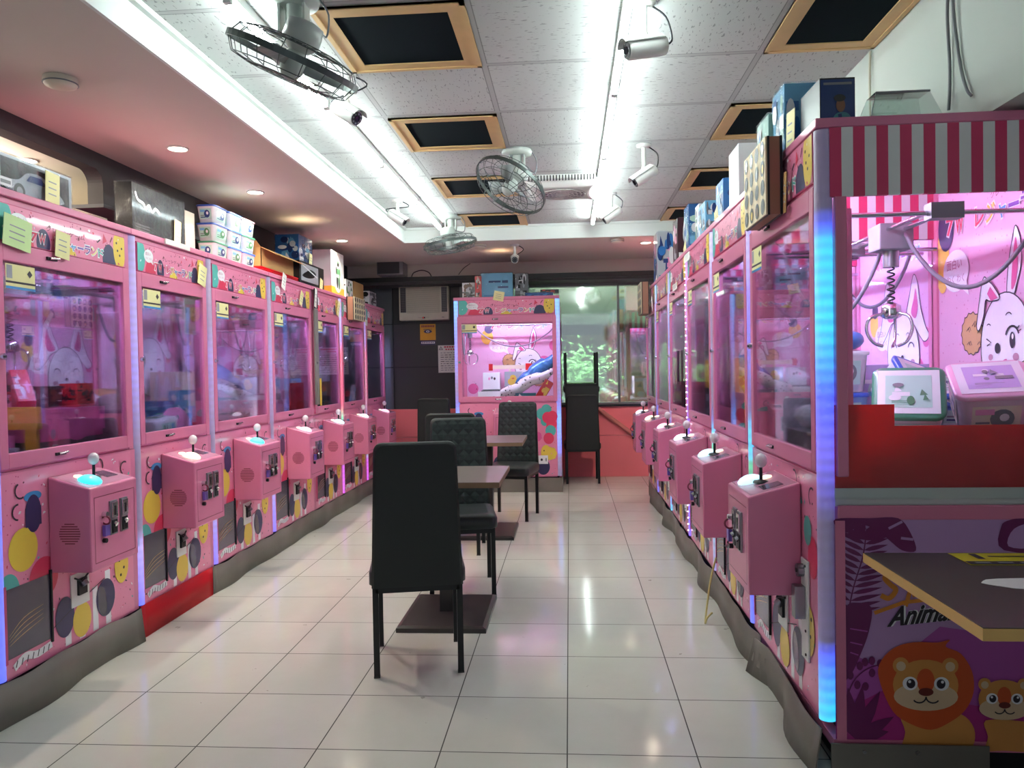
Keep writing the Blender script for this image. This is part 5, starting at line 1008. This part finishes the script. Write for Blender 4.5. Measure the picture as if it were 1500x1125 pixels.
PLW = mat('white_plush', (232, 230, 232), .9, bump=.5, scale=60); BAG = mat('crinkled_clear_bag', (206, 208, 216), .18, spec=.8, bump=.9, scale=16)
ZP = .8705
# nearest left machine: satin covered platform, toy boxes
mb = MB(); mb.prism([(-2.26, 3.10, 1.02), (-2.26, 3.535, 1.02), (-2.26, 3.535, 1.155), (-2.26, 3.10, 1.155)], (-.54, 0, 0), PINKC)
vs = [(-2.252 + .004 * math.sin(i * 1.9), 3.09 + .4475 * i / 24, z + (.02 * math.sin(i * .35) if k == 0 else 0)) for k, z in enumerate((1.03, 1.09, 1.157)) for i in range(25)]
mb.add(vs, [(k * 25 + i, k * 25 + i + 1, k * 25 + i + 26, k * 25 + i + 25) for k in range(2) for i in range(24)], PINKC, True); tag(mb.build('satin_platform'), 'box covered with bright pink satin cloth in the nearest left machine', 'platform')
mb = MB(); mb.box(-2.75, -2.30, 3.12, 3.54, ZP, 1.0195, GREYPL); tag(mb.build('riser_box'), 'grey riser under the pink satin platform', 'riser')
mb = MB(); mb.box(-2.80, -2.24, 3.055, 3.085, 1.08, 1.175, YELC); mb.box(-2.30, -2.25, 3.06, 3.08, ZP, 1.08, YELC); mb.box(-2.80, -2.75, 3.06, 3.08, ZP, 1.08, YELC); tag(mb.build('yellow_board'), 'yellow-orange board along the chute in the nearest left machine', 'board')
mb = MB(); mb.box(-2.80, -2.30, 2.76, 3.0, ZP, 1.06, PINKC); tag(mb.build('satin_apron'), 'pink cloth covered step behind the yellow board', 'platform', None)
for k, (x, y, z, sx, sy, sz, bs, pal, rx, rz, lb) in enumerate(((-2.52, 3.28, 1.158, .14, .09, .11, 'black', ['red', 'grey', 'pink'], 0, .3, 'dark figure box in the middle of the pink satin'), (-2.44, 3.40, 1.158, .14, .10, .10, 'black', ['grey', 'brown', 'white'], 0, .1, 'dark figure box right of centre on the pink satin'), (-2.36, 3.50, 1.158, .13, .09, .11, 'red', ['black', 'maroon'], 0, 0, 'bright red box at the right end of the pink satin'), (-2.72, 3.42, 1.158, .14, .12, .17, 'maroon', ['white', 'pink', 'grey'], 0, .2, 'tall dark picture box at the back of the pink satin'), (-2.40, 3.20, 1.16, .11, .07, .19, 'red', ['white', 'deep', 'pink'], .75, .9, 'red and white box leaning over on the pink satin'), (-2.62, 3.17, 1.158, .12, .10, .10, 'white', ['red', 'pink'], 0, 0, 'white and pink box at the back left of the satin'))):
    pack('figure_box', lb, 'box', x, y, z, sx, sy, sz, bs, pal, 40 + k, rz + RL, 0, rx, 'toy boxes on the satin')
pack('cup_noodle_box', 'white and red box on the step behind the yellow board', 'box', -2.70, 2.93, 1.061, .12, .10, .13, 'white', ['red', 'grey'], 50, RL)
pack('mascot_can', 'small black and white printed box at the chute of the nearest left machine', 'box', -2.24, 2.82, ZP, .08, .08, .15, 'silver', ['black', 'white'], 51, RL); pack('mascot_can', 'small grey and yellow printed box beside the chute, nearest left machine', 'box', -2.32, 2.955, ZP, .09, .08, .14, 'silver', ['black', 'yellow', 'green'], 52, RL)
# second left machine: tubs and bags
tub('white tub with green lid lying on its side in the second left machine', -2.40, 4.17, ZP + .09, LTL, 1., rx=-PI / 2 + .1, rz=-.35, art=('green', 'sky')); tub('white tub leaning behind the green-lidded one', -2.63, 3.97, ZP + .14, col('lid_ice', (170, 200, 214)), 1.05, rx=.5, ry=.5, art=('grey', 'white'))
lump('snack_bag', 'large patterned clear bag in the second left machine', 'bag', -2.34, 3.76, ZP, .24, .2, .34, mat('patterned_bag', (140, 110, 130), .3, var=.7, scale=40, bump=.6), 3); lump('snack_bag', 'orange and brown bag at the back of the second left machine', 'bag', -2.66, 4.18, ZP, .3, .3, .36, mat('brown_print_bag', (186, 130, 90), .35, var=.6, scale=18, bump=.5), 4); lump('plush_toy', 'pink soft toy at the right of the second left machine', 'plush', -2.30, 4.30, ZP, .16, .12, .24, mat('pink_plush', (226, 150, 190), .9, bump=.4, scale=50), 5)
mb = MB(); mb.box(-2.84, -2.20, 3.62, 4.34, ZP, ZP + .006, mat('dark_red_mat', (110, 30, 40), .7)); tag(mb.build('tray_mat'), 'dark red mat on the floor of the second left machine', 'mat')
pack('fan_panel', 'pale blue notice sheet inside the second left window', 'notice', -2.165, 4.235, 1.53, .004, .13, .21, 'white', ['grey', 'grey'], 55, 0, sides=('right',), n=4)
# third left machine
pack('cube_lamp_box', 'pale blue cube box with white picture in the third left machine', 'box', -2.42, 4.72, ZP + .13, .22, .20, .20, 'sky', ['white', 'mint', 'white'], 56, .25); pack('red_riser_box', 'dark red box under the pale blue cube box', 'box', -2.42, 4.74, ZP, .26, .26, .129, mat('dull_red_card', (140, 44, 56), .6)); pack('cube_lamp_box', 'blue box left of the pale blue cube box', 'box', -2.56, 4.52, ZP, .2, .14, .27, 'blue', ['white', 'sky'], 57, .1)
lump('plush_toy', 'fluffy white soft toy bag in the third left machine', 'plush', -2.38, 5.05, ZP, .28, .26, .36, BAG, 6); pack('clear_box', 'clear plastic box on the back ledge of the third left machine', 'box', -2.66, 4.98, ZP, .24, .2, .45, 'cream', ['white'], 58)
# fourth left machine
mb = MB(); mb.box(-2.185, -2.18, 5.82, 6.13, ZP, 1.22, REDC); tag(mb.build('red_card'), 'upright red card at the right of the fourth left window', 'card'); mb = MB(); mb.box(-2.80, -2.79, 5.35, 6.14, ZP, 1.52, PK['lilac']); tag(mb.build('lilac_board'), 'lilac board standing at the back of the fourth left machine', 'board')
lump('plush_toy', 'white plush in a bag low in the fourth left machine', 'plush', -2.36, 5.52, ZP, .3, .28, .26, PLW, 7); lump('plush_toy', 'white plush heap behind the red card', 'plush', -2.5, 5.92, ZP, .36, .4, .40, PLW, 8)
t = empty('snowman_doll', (-2.48, 5.50, ZP + .255), 'small snowman doll with white cap and dark scarf on the plush', 'doll'); mb = MB(); mb.sph((0, 0, .05), .06, mat('dark_scarf', (90, 50, 66), .8), 14, (1, 1, .8)); mb.build('body', t); mb = MB(); mb.sph((0, 0, .125), .045, PLW, 14); mb.build('head', t); mb = MB(); mb.sph((0, 0, .165), .042, PK['white'], 14, (1, 1, .6)); mb.build('cap', t)
# fifth to seventh left machines
pack('white_panel_box', 'tall white box with small dark window in the fifth left machine', 'box', -2.75, 6.62, ZP + .38, .12, .20, .40, 'white', extra=lambda mb, fc: mb.rect(fc['right'][0], .06, .18, .11, .26, INK, 1)); pack('blue_print_box', 'blue patterned box low in the fifth left machine', 'box', -2.45, 6.70, ZP, .3, .34, .38, 'sky', ['deep', 'lilac', 'white', 'grey'], 60, n=22); lump('snack_bag', 'teal and white bag low in the fifth left machine', 'bag', -2.28, 6.48, ZP, .2, .24, .22, mat('teal_bag', (110, 170, 176), .25, var=.5, scale=25, bump=.5), 9)
pack('brown_toy_box', 'dark brown picture box in the sixth left machine', 'box', -2.40, 7.36, ZP, .28, .40, .34, 'brown', ['black', 'orange', 'grey'], 61, n=14); pack('cream_toy_box', 'cream box behind the brown picture box', 'box', -2.66, 7.45, ZP, .2, .3, .46, 'cream', ['grey', 'white'], 62); pack('silver_bag_box', 'tilted silvery sheet box in the farthest left machine', 'box', -2.36, 8.14, ZP + .008, .06, .18, .28, 'silver', ['white', 'sky'], 63, ry=.2); pack('white_switch_box', 'white box with dark switch high in the farthest left machine', 'box', -2.74, 8.40, ZP + .0, .1, .18, .50, 'white', extra=lambda mb, fc: mb.rect(fc['right'][0], .1, .32, .14, .40, INK, 1)); pack('maroon_box', 'dark maroon box low in the farthest left machine', 'box', -2.4, 8.38, ZP, .2, .2, .24, 'maroon', ['red', 'grey'], 64)
# nearest right machine: red cards, tubs, blue cap on clear boxes
mb = MB(); q = 2.476; mb.prism([(.83, q, ZP), (1.50, q, ZP), (1.50, q, 1.10), (1.015, q, 1.10), (1.015, q, 1.168), (.83, q, 1.168)], (0, .004, 0), REDC); mb.box(.83, 1.5, q + .004, q + .012, ZP, ZP + .05, mat('torn_brown_edge', (120, 96, 84), .8)); tag(mb.build('red_card'), 'long red card behind the side glass of the nearest right machine', 'card')
mb = MB(); mb.box(.826, 1.52, 2.4725, 2.4755, .8705, .905, mat('white_foam_strip', (206, 212, 206), .8)); tag(mb.build('foam_strip'), 'white foam strip along the bottom of the nearest right side glass', 'strip')
mb = MB(); mb.box(.915, 1.54, 2.50, 3.33, ZP, 1.03, mat('grey_riser_board', (150, 146, 156), .7)); tag(mb.build('riser_box'), 'wide grey riser carrying the tubs in the nearest right machine', 'riser')
ZT = 1.0305
tub('green-lidded white tub tipped towards the glass in the nearest right machine', 1.155, 2.705, ZT + .062, LGR, 1.06, rx=.85, rz=-.4, ry=.0, art=('green', 'sky'), seed=5); tub('blue-lidded white tub leaning behind the green-lidded tub', 1.235, 3.03, ZT + .09, LBL, 1.05, rx=.8, ry=.3, rz=.4, art=('deep', 'lilac'), seed=6); tub('blue-lidded white tub lying between green and pink tubs', 1.455, 3.02, ZT + .045, LBL, .95, rx=.4, rz=-.2, art=('deep', 'sky'), seed=7); tub('pink-lidded pale tub at the right front of the nearest right machine', 1.42, 2.715, ZT + .055, LPK, 1.15, rx=.5, rz=-.3, ry=-.05, art=('grey', 'pink'), body=col('tub_pink', (226, 196, 210)), seed=8)
tub('clear blue tub under the blue hat in the nearest right machine', 1.04, 3.05, ZT, LBL, (.9, .9, 1.), art=('deep', 'sky'), body=col('tub_blue', (130, 170, 214)), seed=9); tub('white tub carrying the blue hat, upper of two in the nearest right machine', 1.04, 3.05, ZT + .158, PK['white'], (.9, .9, 1.), art=('grey', 'sky'), seed=10); lump('round_hat', 'round blue hat on top of the two stacked tubs', 'hat', 1.04, 3.05, ZT + .3165, .19, .19, .08, PK['blue'], 12, amp=.02)
pack('clear_display_box', 'wide pale blue printed box behind the stacked tubs', 'box', 1.30, 3.27, ZT, .30, .14, .26, 'lilac', ['sky', 'grey', 'mint', 'white'], 66, n=16); pack('blue_tray', 'small blue tray in front of the stacked tubs', 'tray', 1.0, 2.86, ZT + .03, .2, .14, .03, 'blue', rx=.15); lump('plush_toy', 'pink soft toy at the front corner of the nearest right machine', 'plush', .90, 2.66, ZT, .13, .20, .14, mat('pink_plush', (226, 150, 190), .9, bump=.4, scale=50), 13)
lump('plush_toy', 'grey-white fluffy toy in the front window of the nearest right machine', 'plush', 1.0, 3.26, ZT, .12, .1, .1, PLW, 14)
mb = MB(); mb.prism([(.845, 2.60, 1.05), (.85, 2.62, 1.05), (.92, 2.72, 1.22), (.91, 2.70, 1.24)], (.02, 0, 0), YELC); tag(mb.build('yellow_stick'), 'yellow bent strip standing in the front window of the nearest right machine', 'strip')
# others on the right
lump('plush_toy', 'long silvery bag heap in the second right machine', 'bag', 1.0, 3.70, ZP, .3, .5, .42, BAG, 15); pack('grey_toy_box', 'grey printed box in the second right machine', 'box', 1.15, 4.05, ZP, .28, .26, .34, 'silver', ['grey', 'lilac', 'red'], 67, rz=-RL); lump('plush_toy', 'white soft toy low in the second right machine', 'plush', .94, 3.60, ZP, .16, .14, .2, PLW, 16)
for k, (y0, y1, lb) in enumerate(((4.31, 5.07, 'broad yellow card across the window of the third right machine'), (5.30, 5.98, 'broad yellow card inside the machine with purple dotted strip'))):
    mb = MB(); mb.box(.97, .976, y0, y1, 1.14, 1.34, YELC); mb.box(.97, .976, y0, y0 + .04, ZP, 1.14, YELC); mb.box(.97, .976, y1 - .04, y1, ZP, 1.14, YELC); tag(mb.build('yellow_card'), lb, 'card')
lump('plush_toy', 'dark grey soft toy in the third right machine', 'plush', 1.22, 4.62, ZP, .3, .44, .30, mat('charcoal_plush', (70, 74, 84), .9, bump=.4, scale=50), 17); lump('snack_bag', 'shiny clear bag near the glass of the third right machine', 'bag', .92, 4.42, ZP, .12, .14, .12, BAG, 18); lump('plush_toy', 'dark heap in the fourth right machine', 'plush', 1.22, 5.6, ZP, .34, .5, .26, mat('charcoal_plush', (70, 74, 84), .9), 19)
pack('dark_toy_box', 'dark box in the fifth right machine', 'box', 1.05, 6.4, ZP, .3, .4, .34, 'black', ['grey', 'silver'], 68, rz=-RL); pack('pale_toy_box', 'pale box behind the dark box in the fifth right machine', 'box', 1.3, 6.6, ZP, .2, .4, .5, 'cream', ['grey'], 69, rz=-RL); pack('brown_toy_box', 'brown box in the farthest right machine', 'box', 1.1, 7.4, ZP, .3, .4, .3, 'brown', ['grey', 'black'], 70, rz=-RL)
lump('snack_bag', 'white wrapped heap at the back end of the farthest right machine', 'bag', 1.2, 7.72, ZP, .4, .16, .3, BAG, 20)
# lone machine
ZM = ZP; YM = 8.05
pack('note_box', 'white box with small pink sketch in the lone machine', 'box', -.86, 8.42, 1.07, .19, .10, .19, 'white', extra=lambda mb, fc: [mb.ell(fc['front'][0], .07 + k * .03, .12 + .01 * (k % 2), .012, .016, PK[('pink', 'grey', 'maroon')[k % 3]], 1, 10) for k in range(3)], rx=-.15); pack('massager_box', 'white box with a grey tool picture low in the lone machine', 'box', -.86, 8.13, ZM + .045, .24, .10, .14, 'white', extra=lambda mb, fc: (mb.rect(fc['front'][0], .06, .055, .16, .075, PK['grey'], 1), mb.ell(fc['front'][0], .17, .066, .022, .02, PK['grey'], 2)), rx=-.3, rz=.1)
pack('riser_block', 'grey block under the white boxes of the lone machine', 'box', -.82, 8.42, ZM, .3, .14, .199, 'grey'); pack('yellow_duck_box', 'grey box with yellow duckling toy picture in the lone machine', 'box', -.62, 8.44, ZM, .19, .10, .40, 'silver', extra=lambda mb, fc: (mb.ell(fc['front'][0], .095, .29, .06, .045, PK['yellow'], 1), mb.ell(fc['front'][0], .095, .335, .035, .03, PK['yellow'], 1), mb.ell(fc['front'][0], .095, .325, .016, .009, PK['orange'], 2)))
mb = MB(); mb.box(-.90, -.45, 8.56, 8.565, 1.30, 1.345, PK['cream']); mb.box(-.905, -.86, 8.555, 8.57, 1.285, 1.36, REDC); mb.box(-.49, -.42, 8.555, 8.57, 1.285, 1.36, REDC); mb.box(-.68, -.66, 8.565, 8.60, 1.0, 1.30, PK['cream']); mb.box(-.68, -.66, 8.565, 8.60, ZM, 1.0, PK['cream']); tag(mb.build('banner_sign'), 'narrow red and cream banner on a post behind the prizes', 'sign')
def longbag(name, label, a, b, r, m, spots=None, cat='plush'):
    a = V(a); b = V(b); K = 12; pts = [a.lerp(b, i / K) + V((0, 0, .015 * math.sin(i * 1.1))) for i in range(K + 1)]; rad = [r * (.35 + .65 * min(1, 4 * min(i, K - i) / K + .1)) * (1 + .08 * math.sin(i * 2.3)) for i in range(K + 1)]
    mb = MB(); mb.tube(pts, rad, m, 16)
    if spots:
        rn = random.Random(4); ax = (b - a).normalized(); s1 = ax.orthogonal().normalized(); s2 = ax.cross(s1)
        for k in range(70):
            i = rn.uniform(.5, K - .5); an = rn.uniform(0, 2 * PI); p = a.lerp(b, i / K) + V((0, 0, .015 * math.sin(i * 1.1))); n = s1 * math.cos(an) + s2 * math.sin(an); rr = r * (.35 + .65 * min(1, 4 * min(i, K - i) / K + .1)) * 1.0
            mb.sph(p + n * rr * .96, r * .13, spots, 8)
    return tag(mb.build(name), label, cat)
longbag('spotted_plush', 'long white spotted bolster toy lying aslant in the lone machine', (-.80, 8.20, .99), (-.18, 8.26, 1.27), .062, PLW, INK)
longbag('blue_foil_bag', 'long shiny blue bag lying aslant above the spotted bolster', (-.58, 8.36, 1.10), (-.16, 8.38, 1.42), .085, mat('blue_foil', (60, 120, 180), .18, var=.6, scale=22, bump=.6, metal=.3), None, 'bag')
pack('red_snack_box', 'red and yellow box tilted at the lower right of the lone machine', 'box', -.335, 8.14, ZM + .09, .10, .06, .24, 'red', ['yellow', 'red', 'cream'], 72, ry=.55, n=6); pack('green_pouch', 'dark green pouch low under the spotted bolster', 'pouch', -.47, 8.14, ZM, .22, .04, .17, 'teal', ['green', 'white'], 73, n=6)
# ------------------------------------------------------------------ lights, world, camera
def area(name, loc, sx, sy, power, colr, rot=(0, 0, 0)):
    l = bpy.data.lights.new(name, 'AREA'); l.shape = 'RECTANGLE'; l.size = sx; l.size_y = sy; l.energy = power; l.color = colr
    o = bpy.data.objects.new(name, l); C.objects.link(o); o.location = loc; o.rotation_euler = rot; return o
def spot(name, loc, target, power, colr, ang, blend=.6, r=.03):
    l = bpy.data.lights.new(name, 'SPOT'); l.energy = power; l.color = colr; l.spot_size = math.radians(ang); l.spot_blend = blend; l.shadow_soft_size = r
    o = bpy.data.objects.new(name, l); C.objects.link(o); o.location = loc; o.rotation_euler = (V(target) - V(loc)).to_track_quat('-Z', 'Y').to_euler(); return o
# downlights throw a warm pool
for i, (x, y) in enumerate(((-2.10, 4.02), (-2.10, 5.05), (-2.10, 7.02), (.775, 7.66))): spot('downlight_beam', (x, y, ZS - .02), (x, y, 0), 30, (1, .86, .70), 125)
area('side_room_light', (-3.6, 3.2, 2.3), 1.0, 1.6, 34, (1, .93, .82), (PI, 0, 0)); area('side_room_light', (-3.6, 3.2, 2.45), 1.0, 1.6, 22, (1, .93, .82))
# two added spots without fixtures make warm patches on the lowered ceiling
spot('added_glow_spot', (-2.12, 6.02, 2.36), (-2.12, 6.02, 2.6), 1.3, (1, .74, .46), 140, 1., .02)
spot('added_glow_spot', (-.70, 7.92, 2.38), (-.70, 7.92, 2.6), 1.1, (1, .62, .34), 140, 1., .02)
# daylight outside the back window
area('outside_daylight', (.2, 10.9, 3.4), 4, 2, 2800, (.92, 1, .96), (-.7, 0, 0))
w = bpy.data.worlds.new('world'); bpy.context.scene.world = w; w.use_nodes = True
bg = w.node_tree.nodes['Background']; bg.inputs[0].default_value = (.80, .9, 1., 1); bg.inputs[1].default_value = .23

cam = bpy.data.cameras.new('camera'); co = bpy.data.objects.new('camera', cam); C.objects.link(co)
cam.sensor_fit = 'HORIZONTAL'; cam.sensor_width = 36.; cam.lens = 1118. / 1500 * 36; cam.clip_start = .02; cam.clip_end = 60
d = V((84, -23.5, 1118)).normalized(); dn = V((.0177, 1, 0)); dn.z = -(d.x * dn.x + d.y * dn.y) / d.z; dn.normalize(); r = dn.cross(d)
M3 = Matrix((r, d, -dn))          # world = M3 @ (right, down, forward)
R = Matrix((M3.col[0], -M3.col[1], -M3.col[2])).transposed()
co.matrix_world = Matrix.Translation((0, 0, 1.3)) @ R.to_4x4()
sc = bpy.context.scene; sc.camera = co
sc.view_settings.view_transform = 'Standard'; sc.view_settings.look = 'None'; sc.view_settings.gamma = 1.; sc.view_settings.exposure = 1.1; sc.view_settings.use_curve_mapping = False
sc.cycles.use_denoising = True; sc.cycles.max_bounces = 10; sc.cycles.transparent_max_bounces = 24; sc.cycles.diffuse_bounces = 4; sc.cycles.glossy_bounces = 4
sc.cycles.sample_clamp_indirect = 6.
